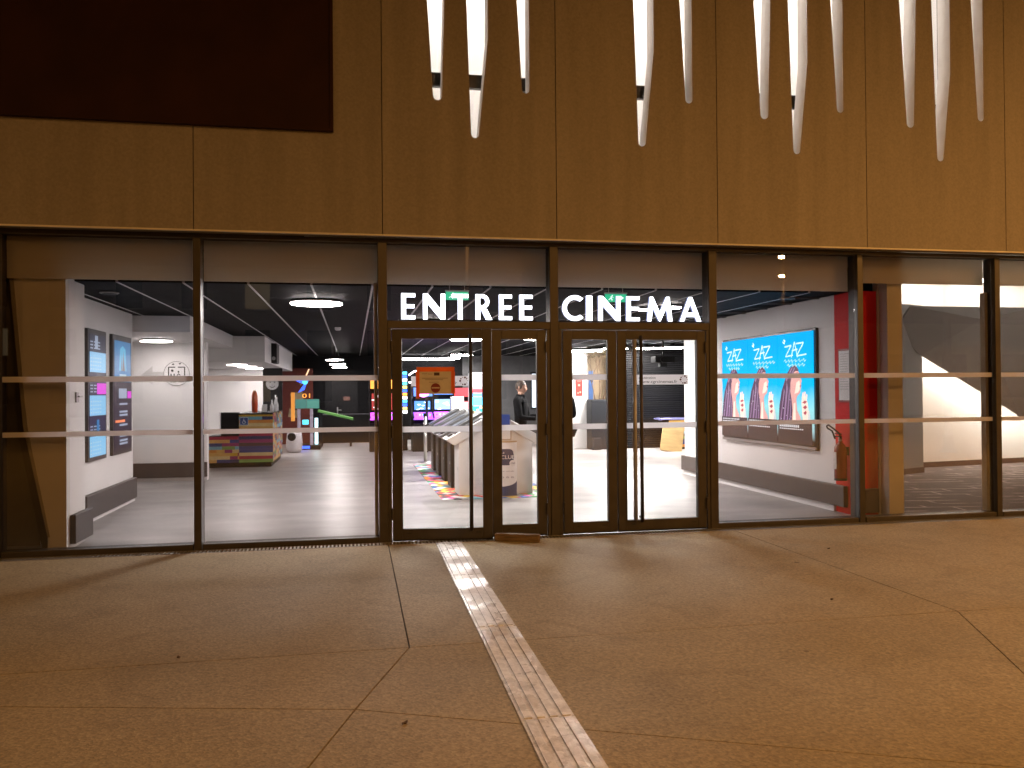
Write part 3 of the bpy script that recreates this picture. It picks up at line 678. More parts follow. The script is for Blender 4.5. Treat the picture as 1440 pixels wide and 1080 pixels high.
for k in range(3):
    yl = 1.315 - k*(PW+.022)        # left edge as seen, far end first
    mod = B('poster_screen', CY, (.006, .0295, yl-PW, yl, .045, .045+PH), ps)
    mod['label'] = ['far screen of the bank, lettering over a profile portrait', 'middle screen of the bank, lettering over a profile portrait', 'near screen of the bank, lettering over a profile portrait'][k]
    fc = Face(mod, (.006, yl, .045), (0,-1,0), (0,0,1), .0008)
    W_, H_ = PW, PH
    P = lambda pts: [(a*W_, b*H_) for a, b in pts]
    fc.poly('hair_shape', P([(.0,.17),(.03,.34),(.10,.47),(.20,.57),(.29,.64),(.38,.69),(.47,.71),(.55,.70),(.62,.665),(.60,.62),(.50,.58),(.47,.46),(.52,.36),(.56,.17)]), HAIR)
    fc.multi('hair_strands', [P(s_) for s_ in ([(.05,.2),(.08,.2),(.20,.47),(.18,.5)], [(.14,.19),(.19,.18),(.30,.50),(.27,.56)], [(.24,.18),(.28,.18),(.36,.46),(.34,.52)], [(.33,.18),(.36,.18),(.40,.40),(.39,.44)], [(.24,.585),(.44,.695),(.44,.68),(.26,.56)], [(.36,.60),(.5,.69),(.51,.675),(.38,.58)])], HAIR2)
    fc.poly('face_shape', P([(.40,.17),(.43,.30),(.41,.40),(.37,.47),(.38,.55),(.43,.615),(.52,.655),(.60,.655),(.645,.635),(.665,.60),(.715,.565),(.70,.55),(.685,.545),(.70,.53),(.68,.52),(.695,.505),(.675,.49),(.66,.455),(.58,.43),(.55,.40),(.57,.30),(.66,.24),(.72,.17)]), SKIN_E)
    fc.multi('face_light', [P([(.50,.45),(.60,.46),(.655,.49),(.665,.53),(.64,.57),(.56,.55)]), P([(.44,.20),(.47,.36),(.52,.37),(.53,.2)]), P([(.50,.62),(.60,.64),(.63,.61),(.56,.6)])], SKIN2)
    fc.multi('features', [P([(.685,.505),(.70,.53),(.64,.518)]), P([(.545,.60),(.63,.612),(.62,.598)]), P([(.52,.635),(.62,.645),(.60,.633)])], LIP)
    fc.multi('hand_shape', [P([(.74,.17),(.72,.30),(.70,.37),(.72,.41),(.78,.43),(.84,.41),(.88,.36),(.90,.28),(.96,.17)]), P([(.71,.41),(.735,.46),(.765,.465),(.765,.42)]), P([(.77,.425),(.79,.47),(.82,.465),(.815,.42)]), P([(.82,.415),(.845,.45),(.87,.44),(.86,.40)])], SKIN2)
    fc.multi('finger_shape', [P([(.72,.37),(.80,.39),(.86,.38),(.80,.36)]), P([(.74,.33),(.82,.35),(.86,.33),(.80,.31)]), P([(.75,.28),(.83,.30),(.85,.28),(.80,.26)])], LIP)
    fc.multi('highlights', [circ(random.uniform(.05,.5)*W_, random.uniform(.2,.5)*H_, .007, 8) for _ in range(10)] + [P([(.86,.17),(.9,.30),(.93,.30),(.97,.17)])], WPR)
    for dx, dz, wd in ((0, 0, .018), (.006, -.004, .010)):
        pts = []
        for seq in ([(.22,.88),(.42,.89),(.25,.79),(.47,.80)], [(.42,.78),(.52,.92),(.60,.78)], [(.44,.84),(.60,.85)], [(.56,.90),(.78,.905),(.58,.79),(.86,.80)], [(.16,.93),(.22,.91),(.2,.95),(.24,.93)]):
            pts += stroke(P([(a+dx, b+dz) for a, b in seq]), wd)
        fc.multi('script_letters', pts, SCR)
    pts = []
    for y_, x0_, x1_ in ((.745, .2, .85), (.705, .3, .72)):
        x_ = x0_
        while x_ < x1_:
            l_ = random.uniform(.05, .12); pts += stroke(P([(x_, y_), (x_+l_*.4, y_+.018), (x_+l_*.5, y_-.012), (x_+l_, y_+.006)]), .009); x_ += l_+.02
    fc.multi('script_line', pts, SCR)
    fc.rect('credit_band', .0, W_, .0, .205*H_, DKP)
    fc.multi('credit_text', [P([(x_, y_), (x_+.045, y_), (x_+.045, y_+h_), (x_, y_+h_)]) for y_, h_, n_ in ((.178,.012,11), (.145,.022,10), (.125,.01,12)) for x_ in [.05+.06*q for q in range(n_)]], WPR)

# fire notice and extinguisher on the red wall
fn = thing('fire_notice', 'white safety notice in a frame on the red wall', 'notice', (5.78, .56, 1.33))
B('frame', mat('notice_frame', (.3,.02,.02), .4), (-.012, .004, -.16, .14, 0, .64), fn); B('sheet', mat('notice_white', (.75,.74,.74), .5, .05, 8), (-.0145, -.0125, -.14, .12, .025, .615), fn)
fc = Face(fn, (-.0145, .12, .025), (0,-1,0), (0,0,1), .0006)
fc.multi('text_line', [[(.02, .55-.03*k), (.02+random.uniform(.1,.2), .55-.03*k), (.2, .556-.03*k), (.02, .556-.03*k)] for k in range(15)], mat('pale_ink', (.4,.4,.42), .7))
ex = thing('fire_extinguisher', 'red fire extinguisher with black hose hung on the red wall', 'extinguisher', (5.69, .55, .40))
MB().lathe((0,0,0), [(.05,0),(.07,.012),(.072,.03),(.072,.36),(.066,.40),(.045,.435),(.025,.45),(.022,.47)], 24).build('cylinder', REDGL, ex, 0, True)
MB().cyl((0,0,.002), .0735, .03, 24).build('foot_ring', BLK, ex)
v = MB(); v.cyl((0,0,.47), .022, .045, 12); v.build('valve', STEEL, ex)
B('lever', BLK, (-.012, .012, -.02, .11, .515, .53), ex, .003); B('carry_handle', BLK, (-.012, .012, -.02, .10, .548, .56), ex, .003)
B('label_band', mat('ext_label', (.65,.62,.6), .5, .2, 30), (-.0735, -.0715, -.03, .035, .14, .34), ex)
MB().tube([(0,-.02,.50),(-.02,-.01,.56),(-.03,.08,.61),(-.03,.2,.655),(-.03,.235,.64),(-.03,.22,.615),(-.03,.12,.585),(-.05,.03,.5)], .011, 8).build('hose', BLK, ex, 0, True)
B('wall_hook', BLK, (.073, .094, -.03, .03, .30, .40), ex)

# =================================================================== LEFT SIDE: TIMETABLE SCREENS
NAV = em('tt_navy', (.012,.018,.05), 1.0); LBL = em('tt_lightblue', (.25,.62,.95), 1.15); MAG = em('tt_magenta', (.75,.05,.75), 1.3); TXT = em('tt_text', (.4,.5,.65), 1.0); BLU = em('tt_blue', (.03,.22,.5), 1.1); PALE = em('tt_pale', (.55,.8,.95), 1.0); ORG = em('tt_orange', (1,.3,.12), 1.4); PUR = em('tt_dark', (.02,.012,.025), 1)
def tt_screen(y0, y1, label, kind):
    t = thing('timetable_screen', label, 'screen', (-3.05, (y0+y1)/2, .71), group='tall portrait screens on the left wall')
    h = (y1-y0)/2; HH = 1.56
    B('frame', SCF, (.001, .04, -h, h, 0, HH), t, .004); face = B('display', NAV if kind == 0 else PUR, (.0405, .043, -h+.045, h-.045, .05, HH-.06), t)
    fc = Face(face, (.043, -h+.045, .05), (0,1,0), (0,0,1), .0006); W_ = 2*h-.09; H_ = HH-.11
    if kind == 0:
        for z_ in (0.0, .335, .69):
            fc.rect('listing_block', .0, W_, (z_+.0)*H_, (z_+.165)*H_, LBL)
            fc.multi('listing_rows', [[(.03+.09*i, (z_+.02+.03*j)*H_), (.08+.09*i, (z_+.02+.03*j)*H_), (.08+.09*i, (z_+.03+.03*j)*H_), (.03+.09*i, (z_+.03+.03*j)*H_)] for i in range(5) for j in range(4)], PALE)
            fc.multi('title_text', [[(.02+.14*i, (z_+.19+.026*j)*H_), (.12+.14*i, (z_+.19+.026*j)*H_), (.12+.14*i, (z_+.2+.026*j)*H_), (.02+.14*i, (z_+.2+.026*j)*H_)] for i in range(3) for j in range(3)], TXT)
        fc.rect('banner_block', .42*W_, W_, .51*H_, .60*H_, MAG)
        fc.rect('poster_thumb', .4*W_, .55*W_, .17*H_, .30*H_, BLU); fc.rect('poster_thumb', .3*W_, .48*W_, .88*H_, .99*H_, TXT)
    else:
        fc.rect('film_poster', .02*W_, .98*W_, .62*H_, .99*H_, BLU)
        fc.poly('poster_glow', [(.28*W_,.72*H_),(.72*W_,.72*H_),(.66*W_,.92*H_),(.5*W_,.95*H_),(.34*W_,.92*H_)], em('tt_cyan', (.1,.5,.8), 1.2))
        fc.multi('tower_shape', [[(.40*W_,.72*H_),(.47*W_,.72*H_),(.44*W_,.88*H_)], [(.48*W_,.72*H_),(.58*W_,.72*H_),(.53*W_,.91*H_)], [(.59*W_,.72*H_),(.64*W_,.72*H_),(.62*W_,.84*H_)]], em('tt_brown', (.25,.16,.12), 1))
        fc.rect('caption', .3*W_, .7*W_, .63*H_, .69*H_, PALE)
        fc.rect('logo_block', .25*W_, .72*W_, .47*H_, .56*H_, TXT); fc.rect('banner_block', .76*W_, .99*W_, .47*H_, .535*H_, MAG)
        fc.rect('orange_text', .05*W_, .6*W_, .253*H_, .275*H_, ORG)
        fc.multi('text_block', [[(.28*W_, z_*H_), (.75*W_, z_*H_), (.75*W_, (z_+.018)*H_), (.28*W_, (z_+.018)*H_)] for z_ in (.41,.34,.31,.22,.12,.08,.05)], TXT)
tt_screen(1.93, 2.66, 'tall timetable screen with light blue blocks, nearer the glass', 0)
tt_screen(2.94, 3.85, 'tall screen with a blue film poster at its top', 1)
wf = thing('wall_fitting', 'small metal wall fitting on the white return by the timetable screens', 'fitting', (-2.655, .50, 1.42))
B('plate', STEEL, (-.044, -.03, -.04, .04, 0, .10), wf, .003); B('lever', STEEL, (-.029, -.01, -.01, .09, .05, .065), wf, .003)
# lift pictogram
lp = thing('lift_pictogram', 'round lift pictogram on the pale lift wall', 'pictogram', (-2.96, 6.6, 1.84))
fc = Face(lp, (0, -.001, 0), (1,0,0), (0,0,1), .001); DG = mat('pictogram_grey', (.12,.12,.12), .6); PG = mat('pictogram_black', (.02,.02,.02), .6)
MB().cyl((0,-.014,0), .21, .013, 48, 'y').build('disc', WHITE, lp)
fc.k = .0145
ring = [[(math.cos(R(a))*r_, math.sin(R(a))*r_) for a, r_ in ((k, .203), (k+10, .203), (k+10, .211), (k, .211))] for k in range(0, 360, 10)]
fc.multi('ring', ring, DG)
fc.multi('cabin', stroke([(-.13,-.06),(-.13,.11),(-.02,.11)], .018) + stroke([(.02,.11),(.13,.11),(.13,-.06)], .018) + stroke([(-.11,-.14),(-.01,-.14)], .014) + stroke([(.03,-.14),(.12,-.14)], .014), PG)
fc.multi('arrows', [[(-.08,.15),(-.03,.15),(-.055,.18)], [(.03,.18),(.08,.18),(.055,.15)]], PG)
fc.multi('figures', [circ(-.07,.05,.022,12), circ(.03,.03,.016,12)] + stroke([(-.09,-.05),(-.09,0)], .02) + stroke([(-.04,-.05),(-.04,.0)], .02) + stroke([(0,-.05),(.03,0),(.06,-.03)], .014), PG)
ar = thing('wall_arrow', 'pale relief arrow on the lift wall beside the round pictogram', 'arrow', (-3.35, 6.6, 1.8))
MB().prism([(-.2,0),(.0,.17),(.0,.07),(.2,.07),(.2,-.05),(0,-.05),(0,-.15)], XZ, -.008, -.001).build('arrow_plate', mat('arrow_grey', (.55,.54,.53), .5), ar)

# opaque plaster behind the first glass bay, with a leaning edge
lc = thing('leaning_wall', 'cream wall end with a leaning edge behind the first glass bay', 'wall', (-3, .3, 0))
MB().prism([(-2.70,0),(-2.84,0),(-3.04,1.2),(-3.18,2.62),(-3.18,2.98),(-2.70,2.98)], XZ, .20, .298).build('plaster', CREAM, lc, local=False)
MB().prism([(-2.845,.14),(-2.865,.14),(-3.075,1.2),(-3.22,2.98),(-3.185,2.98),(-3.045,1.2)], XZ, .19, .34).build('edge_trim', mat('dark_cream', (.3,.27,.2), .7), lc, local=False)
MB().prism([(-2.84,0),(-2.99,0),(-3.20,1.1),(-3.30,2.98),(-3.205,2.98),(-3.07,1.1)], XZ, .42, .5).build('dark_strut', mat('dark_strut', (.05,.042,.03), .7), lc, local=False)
B('void_sheet', mat('void_dark', (.10,.088,.06), .8), (-6.8, -3.05, .60, .615, 0, 2.98), lc, local=False)  # dark sheet stands in for the unlit void beyond the wall end

# =================================================================== DESK
CP = [(.015,.025,.10), (.55,.34,.02), (.60,.24,.04), (.16,.40,.50), (.34,.012,.05), (.16,.30,.07), (.60,.46,.22), (.02,.04,.17), (.55,.15,.03), (.26,.02,.13), (.05,.03,.03), (.60,.36,.10)]
CPM = [mat('plank_paint_%d' % i, c, .4, .1, 6) for i, c in enumerate(CP)]
dk = thing('reception_desk', 'low reception desk clad in bright multicoloured planks', 'desk', (-1.93, 9.5, 0))
B('carcass', BLK, (-2.24, -1.62, 9.03, 11.3, .09, 1.06), dk, local=False); B('plinth', BLK, (-2.84, -1.64, 9.06, 11.28, 0, .089), dk, local=False)
B('worktop', BLK, (-2.26, -1.60, 9.0, 11.33, 1.061, 1.09), dk, local=False)
B('side_carcass', BLK, (-2.84, -2.242, 9.05, 9.5, .09, .64), dk, local=False)
B('black_screen', BLK, (-2.62, -2.262, 9.12, 9.16, .641, 1.11), dk, local=False); B('screen_edge', WHITE, (-2.64, -2.621, 9.12, 9.16, .641, 1.12), dk, local=False)
random.seed(33); CPM = CPM + [CPM[3], CPM[1], CPM[3], CPM[6], CPM[11], CPM[4], CPM[7]]
zz = .10
while zz < 1.04:
    x_ = -2.26
    while x_ < -1.605:
        l_ = min(random.choice((.3,.45,.66,.66,.66)), -1.60-x_)
        if -1.60-x_-l_ < .08: l_ = -1.60-x_
        B('plank', random.choice(CPM), (x_+.001, x_+l_-.001, 9.0+random.uniform(0,.006), 9.029, zz, zz+.064), dk, local=False); x_ += l_
    y_ = 9.031
    while y_ < 11.28:
        l_ = min(random.choice((.12,.2,.3)), 11.3-y_)
        B('plank', random.choice(CPM), (-1.619, -1.598+random.uniform(-.006,0), y_, y_+l_-.002, zz, zz+.064), dk, local=False); y_ += l_
    if zz < .6:
        x_ = -2.84
        while x_ < -2.27:
            l_ = min(random.choice((.15,.25,.4)), -2.262-x_)
            B('plank', random.choice(CPM), (x_+.001, x_+l_-.001, 9.018+random.uniform(0,.006), 9.049, zz, zz+.064), dk, local=False); x_ += l_
    zz += .066
ws = thing('wheelchair_sign', 'small blue wheelchair sign on the coloured desk front', 'sign', (-2.16, 9.0, .93))
B('plate', mat('sign_blue', (.02,.07,.25), .5), (-.075, .075, -.006, -.001, -.07, .07), ws)
B('border', WHITE, (-.082, .082, -.0008, -.0002, -.077, .077), ws)
fc = Face(ws, (0,-.006,0), (1,0,0), (0,0,1), .0008); WP = mat('print_white', (.8,.8,.8), .6)
fc.multi('symbol', [circ(-.005,.042,.009,10)] + stroke([(-.005,.03),(-.003,.0),(.022,.0),(.03,-.03),(.04,-.03)], .011) + stroke([(-.005,.015),(.02,.015)], .008) + stroke(circ(-.004,-.018,.028,14,110,330), .008), WP)
vs = thing('lava_vase', 'tall orange red glossy vase standing on the desk', 'vase', (-2.03, 9.7, 1.092))
MB().lathe((0,0,0), [(.055,0),(.06,.02),(.065,.2),(.06,.34),(.045,.42),(.03,.44)], 24).build('body', mat('vase_orange', (.6,.09,.03), .15, .5, 14, stretch=(1,1,.2)), vs, 0, True)
MB().lathe((0,0,0), [(.031,.441),(.033,.455),(.02,.46)], 20).build('rim', mat('vase_rim', (.4,.2,.05), .3, .1, 5, 0, .8), vs, 0, True)
ck = thing('card_stand', 'white card in a tilted holder on the desk top', 'card stand', (-1.80, 9.4, 1.092))
MB().prism([(-.03,0),(.03,0),(.05,.16),(.035,.16)], YZ, -.055, .055).build('holder', BLK, ck); 
MB().prism([(-.045,.01),(-.034,.01),(.033,.17),(.022,.17)], YZ, -.05, .05).build('card', WHITE, ck)
for k, (x_, y_, h_) in enumerate(((-1.70, 9.9, .26), (-1.66, 10.3, .36), (-1.68, 10.8, .3))):
    b_ = thing('glass_bottle', ['short pale bottle on the desk behind the tilted card', 'tall pale bottle on the desk end', 'pale bottle at the far end of the desk'][k], 'bottle', (x_, y_, 1.092), group='bottles on the desk')
    MB().lathe((0,0,0), [(.035,0),(.04,.01),(.04,h_*.5),(.015,h_*.75),(.014,h_)], 16).build('body', mat('bottle_pale', (.6,.62,.62), .15, .2, 10), b_, 0, True); MB().cyl((0,0,h_+.001), .016, .025, 12).build('cap', BLK, b_)
fp = thing('face_poster', 'black poster with a round white cartoonless face at the desk wall end', 'poster', (-1.92, 12.6, 0))
fp['label'] = 'black wall panel with a pale round face, behind the desk'
B('panel', BLK, (-.24, .22, 0, .05, .9, 2.10), fp); fc = Face(fp, (-.02, 0, 1.72), (1,0,0), (0,0,1), .001)
fc.poly('face', circ(0, 0, .15, 28), mat('face_grey', (.4,.4,.4), .7, .2, 20)); fc.multi('eyes', [circ(-.05,.04,.018,10), circ(.055,.04,.018,10)], BLK)
fc.multi('mouth', stroke(circ(0,-.02,.07,10,200,340), .014), BLK)
hs = thing('hanging_speaker', 'black box loudspeaker on the side of the white soffit', 'speaker', (-1.64, 10.1, 2.13))
B('box', BLK, (-.058, .055, -.3, .3, 0, .42), hs, .01); MB().cyl((-.01,-.306,.1), .04, .005, 16, 'y').build('driver', STEEL, hs)

# =================================================================== KIOSKS
KW = mat('kiosk_white', (.74,.72,.70), .45, .04, 3); KB = mat('kiosk_black', (.008,.0075,.0075), .45, .2, 5, spec=.25); KG = mat('kiosk_grey', (.10,.10,.10), .35, .08, 5)
mt = thing('mosaic_mat', 'carpet of small bright coloured diamonds under the kiosks', 'carpet', (2.0, 5, 0))
B('pile', MOSAIC, (1.20, 2.86, 3.0, 8.6, .001, .007), mt, local=False)
def kiosk(side, y_, label, first):
    """side -1 faces left, +1 faces right; local x points to the user"""
    t = thing('ticket_kiosk', label, 'kiosk', (2.02 + side*.04, y_, .0075), group='ticket kiosks in two rows')
    m = KW if first else KB; q = lambda a: a*side
    def pr(name, poly, mm, a, b, par=t, bev=0): return MB().prism([(q(x_), z_) for x_, z_ in poly], XZ, a, b).build(name, mm, par, bev)
    pr('cabinet', [(.02,0),(.50,0),(.50,.80),(.02,1.02)], m, 0, .5, bev=.006)
    top = pr('sloped_top', [(.0,1.17),(.68,.80),(.56,.715),(.0,1.03)], KW if first else KG, -.015, .515, bev=.006)
    pr('screen', [(.14,1.0955),(.55,.8725),(.556,.8785),(.146,1.1015)], em('kiosk_screen', (.10,.11,.14), .7) if not first else BLK, .08, .42)
    pr('reader', [(.57,.865),(.63,.832),(.636,.846),(.576,.879)], BLK, .12, .38)
    pr('door_panel', [(.5005,.08),(.507,.08),(.507,.66),(.5005,.66)], KB if not first else KW, .05, .45)
    B('lock', STEEL, (min(q(.5075), q(.512)), max(q(.5075), q(.512)), .07, .09, .36, .40), t)
    return t
yk = [3.4, 4.35, 5.3, 6.25, 7.2]
for i, y_ in enumerate(yk):
    kiosk(-1, y_, ['nearest pale ticket kiosk with its screen facing left', 'first black kiosk behind the pale kiosk, facing left', 'second black kiosk behind the pale kiosk, facing left', 'third black kiosk behind the pale kiosk, facing left', 'farthest black kiosk of the row facing left'][i], i == 0)
for i, y_ in enumerate(yk[:1]):
    kiosk(1, y_, 'pale ticket kiosk sloping away from the club display', True)
cb = thing('club_display', 'curved white and navy cardboard club display in front of the kiosks', 'display', (2.12, 3.2, 0))
CWH = mat('card_white', (.72,.70,.70), .55, .03, 5); NVY = mat('card_navy', (.03,.04,.10), .55, .05, 5); KRAFT = mat('kraft_edge', (.4,.28,.15), .7)
def curved(m, name, z0, z1, r_=.165, ry=.11, th=0.0):
    pts = [(math.cos(R(a))*r_, -math.sin(R(a))*ry) for a in range(0, 181, 12)]
    return MB().prism(pts, XY, z0, z1).build(name, m, cb)
curved(KRAFT, 'base_edge', 0, .018, .172, .118); curved(NVY, 'navy_foot', .0185, .15); curved(CWH, 'white_body', .1505, .77); curved(KRAFT, 'top_edge', .7705, .79, .172, .118)
def onb(a, z_, off=.002): t_ = R(180-a); return (math.cos(t_)*(.165+off), -math.sin(t_)*(.11+off), z_)   # a: degrees from left
def wrap(name, pts, m, off):      # pts (a_deg, z) mapped on the curve, fan of quads
    mb = MB(); mb.poly([onb(a, z_, off) for a, z_ in pts]); return mb.build(name, m, cb)
def strip(name, a0, a1, zl, zh, m, off):
    mb = MB(); n = 12
    for i in range(n):
        p, q2 = a0+(a1-a0)*i/n, a0+(a1-a0)*(i+1)/n
        mb.poly([onb(p, zl(p), off), onb(q2, zl(q2), off), onb(q2, zh(q2), off), onb(p, zh(p), off)])
    return mb.build(name, m, cb)
ov = lambda s_: (lambda a: .565 + s_*.115*math.sqrt(max(0, 1-((a-85)/48)**4)))
strip('navy_badge', 37, 133, ov(-1), ov(1), NVY, .002)
strip('navy_curve', 60, 178, lambda a: .1505, lambda a: .151+.10*max(0, (a-60)/118)**2, NVY, .002)
for body, sz, z_, x_, wd, mm in (('LE', .035, .615, -.075, .04, CWH), ('CLUB', .075, .54, -.085, .20, CWH)):
    text('club_text', body, sz, mm, cb, (x_, -.1165, z_), width=wd)
dsc = MB().cyl((.085,-.119,.478), .046, .006, 28, 'y').build('round_badge', CWH, cb); text('badge_text', 'CGR', .035, NVY, cb, (.055, -.1205, .466), width=.06)
text('small_text', 'le club', .02, mat('small_ink', (.2,.18,.2), .7), cb, (-.08, -.115, .36), width=.18)
for k in range(3): text('icon', 'o', .05, mat('icon_ink', (.15,.14,.17), .7), cb, (-.08+.07*k, -.1165, .27), width=.035)
ds = thing('leaflet_stand', 'small leaflet stand with a blue card on the kiosk end', 'leaflet stand', (2.16, 3.33, .79))
B('box', mat('stand_kraft', (.45,.36,.28), .6), (-.1, .07, -.05, .02, .001, .20), ds, .003); B('lid', CWH, (-.105, .075, -.055, .025, .2005, .215), ds); B('blue_card', em('blue_card', (.04,.07,.25), .6), (-.1, .055, .0, .006, .2155, .37), ds); B('front_sheet', CWH, (-.09, .05, -.0525, -.0505, .02, .17), ds)
dm = thing('door_mat', 'dark grey door mat just inside the ajar door', 'door mat', (.9, .4, 0))
MB().prism([(.42,.19),(1.40,.19),(1.41,.50),(1.15,.525),(.95,.505),(.7,.515),(.42,.47)], XY, .001, .014).build('pile', mat('mat_grey', (.07,.07,.075), .95, .2, 40, .3), dm, .004, local=False)
stn = thing('queue_post', 'steel queue post standing left of the kiosk row', 'queue post', (1.50, 9.2, 0))
MB().lathe((0,0,0), [(.17,0),(.17,.008),(.15,.018),(.03,.03)], 28).build('base', STEEL, stn, 0, True); MB().cyl((0,0,.03), .035, .95, 16).build('post', STEEL, stn, 0, True); MB().cyl((0,0,.981), .042, .06, 16).build('head', BLK, stn)
wbx = thing('white_terminal', 'bright white upright terminal above the kiosk row', 'terminal', (2.25, 9.6, 0))
B('body', WHITE, (-.16, .12, -.12, .12, 0, 1.38), wbx, .02); B('screen', em('white_screen', (1,.97,.97), 3.0), (-.13, .09, -.126, -.1205, .9, 1.33), wbx); B('side_leaf', WHITE, (.125, .2, -.1, .08, .8, 1.25), wbx, .01)

# =================================================================== ARCADE
def neon(n, rgb, s): return emit('neon_'+n, rgb, s)
NB = neon('blue', (.03,.10,1), 5); NC = neon('cyan', (.1,.75,1), 3.2); NO = neon('orange', (1,.38,.06), 3.2); NM = neon('magenta', (.75,.1,1), 4); NWt = neon('white', (1,.95,1), 5); NR = neon('red', (1,.06,.08), 2.0); NY = neon('yellow', (1,.75,.2), 2.6); NG = neon('green', (.1,.7,.25), 1.6); NP = neon('purple', (.35,.08,.9), 2.8); SCB = neon('screenblue', (.12,.35,.9), 1.6)
def cabinet(label, x_, y_, w_, h_, head, screen, panel, rz=0, seat=False):
    t = thing('arcade_cabinet', label, 'arcade machine', (x_, y_, 0), rz, 'arcade machines at the back')
    a = w_/2
    for s_ in (-1, 1):
        sd = MB().prism([(-.05,0),(.6,0),(.6,h_),(.0,h_),(-.02,h_-.25),(.2,h_-.32),(.16,1.0),(-.18,.88),(-.18,.78),(-.05,.7)], YZ, s_*a-.015, s_*a+.015).build('side_panel', KB, t)
        sd['label'] = 'black side panel'
    B('back', KB, (-a+.016, a-.016, .55, .6, 0, h_-.01), t); B('base', KB, (-a+.016, a-.016, -.03, .5, 0, .7), t)
    B('marquee', head, (-a+.016, a-.016, -.0, .12, h_-.24, h_-.02), t); B('screen', screen, (-a+.05, a-.05, .21, .235, 1.04, h_-.36), t)
    fc = Face(t, (-a+.05, .2095, 1.04), (1,0,0), (0,0,1), .001); W_, H_ = w_-.1, h_-1.4
    fc.multi('screen_picture', [[(random.random()*W_*.8, random.random()*H_*.8) for _ in range(1)][0:1]*0 + [(p, q), (p+.16*W_, q), (p+.16*W_, q+.06*H_), (p, q+.06*H_)] for p, q in [(random.random()*W_*.8, random.random()*H_*.85) for _ in range(9)]], NWt)
    MB().prism([(-.17,.86),(.16,.98),(.16,.94),(-.17,.80)], YZ, -a+.016, a-.016).build('control_panel', panel, t)
    for k in range(5): MB().cyl((-a+.08+k*(w_-.16)/4, -.05, .905), .018, .03, 10).build('button', [NR, NY, NC, NWt, NG][k], t)
    B('led_edge', panel, (-a, a, -.195, -.182, .80, .83), t)
    return t
cabinet('driving machine with a lit orange canopy at the back of the lobby', .72, 12.6, .62, 1.82, NO, neon('redscreen', (.5,.06,.05), 1.0), NM)
cabinet('machine with blue screens below the taped notice, nearer the left', 1.72, 12.4, .5, 1.62, SCB, SCB, NP)
cabinet('machine with blue screens below the taped notice, second one', 2.24, 12.5, .5, 1.66, SCB, neon('screenpale', (.35,.6,1), 1.6), NM)
cabinet('machine with a red screen beyond the white terminal', 2.78, 12.7, .5, 1.60, NR, NR, NP)
cn = thing('canopy_lights', 'pair of round blue white lamps over the orange canopy machine', 'lights', (.72, 12.4, 1.82))
B('bar', BLK, (-.3, .3, 0, .05, .001, .04), cn)
for k in (-.16, 0, .16): MB().cyl((k, -.03, .07), .045, .03, 16, 'y').build('bulb', neon('bluewhite', (.45,.65,1), 5), cn)
tw = thing('light_tower', 'slim tower of coloured lights beside the door frame', 'light tower', (1.30, 12.9, 0))
B('core', BLK, (-.06, .06, 0, .1, 0, 2.1), tw)
for k in range(12): B('light_cell', [NWt, NY, NB, NC, NWt, NO, NB, NY, NC, NWt, NB, NC][k], (-.055, .055, -.02, -.001, .95+k*.09, 1.02+k*.09), tw)
at = thing('tube_arch', 'white neon loop above the arcade left of the taped notice', 'neon light', (1.65, 12.9, 1.72))
MB().tube([(-.25,0,.20),(-.12,0,.29),(.05,0,.335),(.25,0,.36),(.30,0,.30),(.12,0,.08),(-.1,0,.0),(-.25,0,.02)], .022, 8).build('tube', NWt, at, 0, True); MB().cyl((.2,0,.38), .006, .5, 6).build('wire', BLK, at)
def site_sign(label, ax, x0, x1, z0, z1, two):
    t = thing('door_sticker', label, 'sticker'); t.matrix_world = ax; h = (x1-x0)/2; H_ = z1-z0; c = (x0+x1)/2
    B('film', FILM2, (x0, x1, -.0105, -.0085, z0, z1), t)
    fc = Face(t, (x0, -.0105, z0), (1,0,0), (0,0,1), .0007); G = mat('sign_ink', (.05,.045,.045), .7)
    if two: fc.text('sign_text', 'modération', H_*.34, G, .10*h*2, H_*.58, width=.30*2*h)
    fc.text('sign_text', 'www.cgrcinemas.fr', H_*.42, G, .10*h*2, H_*.17, width=.70*2*h)
    dots = []
    for k in range(10):
        a = R(36*k); dots.append(circ(1.84*h + .36*H_*math.cos(a), .5*H_ + .36*H_*math.sin(a), .04*H_ + .03*H_*(k % 3), 10))
    fc.multi('dot_ring', dots, mat('sign_dot', (.10,.02,.02), .7))
site_sign('white web address strip stuck on the closed wide door leaf', Matrix.Translation((0, -.01, 0)), 2.915, 3.535, 1.553, 1.66, 1)
site_sign('white web address strip half covered by the taped notice', Matrix.Translation((.385, -.01, 0)) @ Matrix.Rotation(R(-6.5), 4, 'Z'), .19, .765, 1.553, 1.655, 0)
mg = thing('magenta_sign', 'glowing magenta and white sign left of the taped notice', 'neon light', (1.78, 12.0, 1.36))
MB().prism(circ(-.08, .16, .16, 24), XZ, 0, .06).build('disc', neon('hotmagenta', (1,.25,1), 5), mg); B('panel', NWt, (-.05, .12, -.03, -.001, .2, .55), mg); B('stand', BLK, (-.03, .03, .02, .08, -1.36, .0), mg)
cdm = thing('candy_machine', 'tall machine with white cyan and red stripes beside the door pull', 'vending machine', (2.72, 9.4, 0))
B('body', WHITE, (-.22, .24, 0, .4, 0, 1.9), cdm, .02); fc = Face(cdm, (-.2, -.001, .75), (1,0,0), (0,0,1), .001)
for z0, z1, mm in ((0,.22,NR),(.24,.42,neon('teal',(.05,.6,.45),1.3)),(.44,.62,NC),(.64,.70,SCB),(.72,.80,NR),(.84,1.1,neon('softwhite',(1,.95,.95),1.6))): fc.rect('stripe', 0, .42, z0, z1, mm)
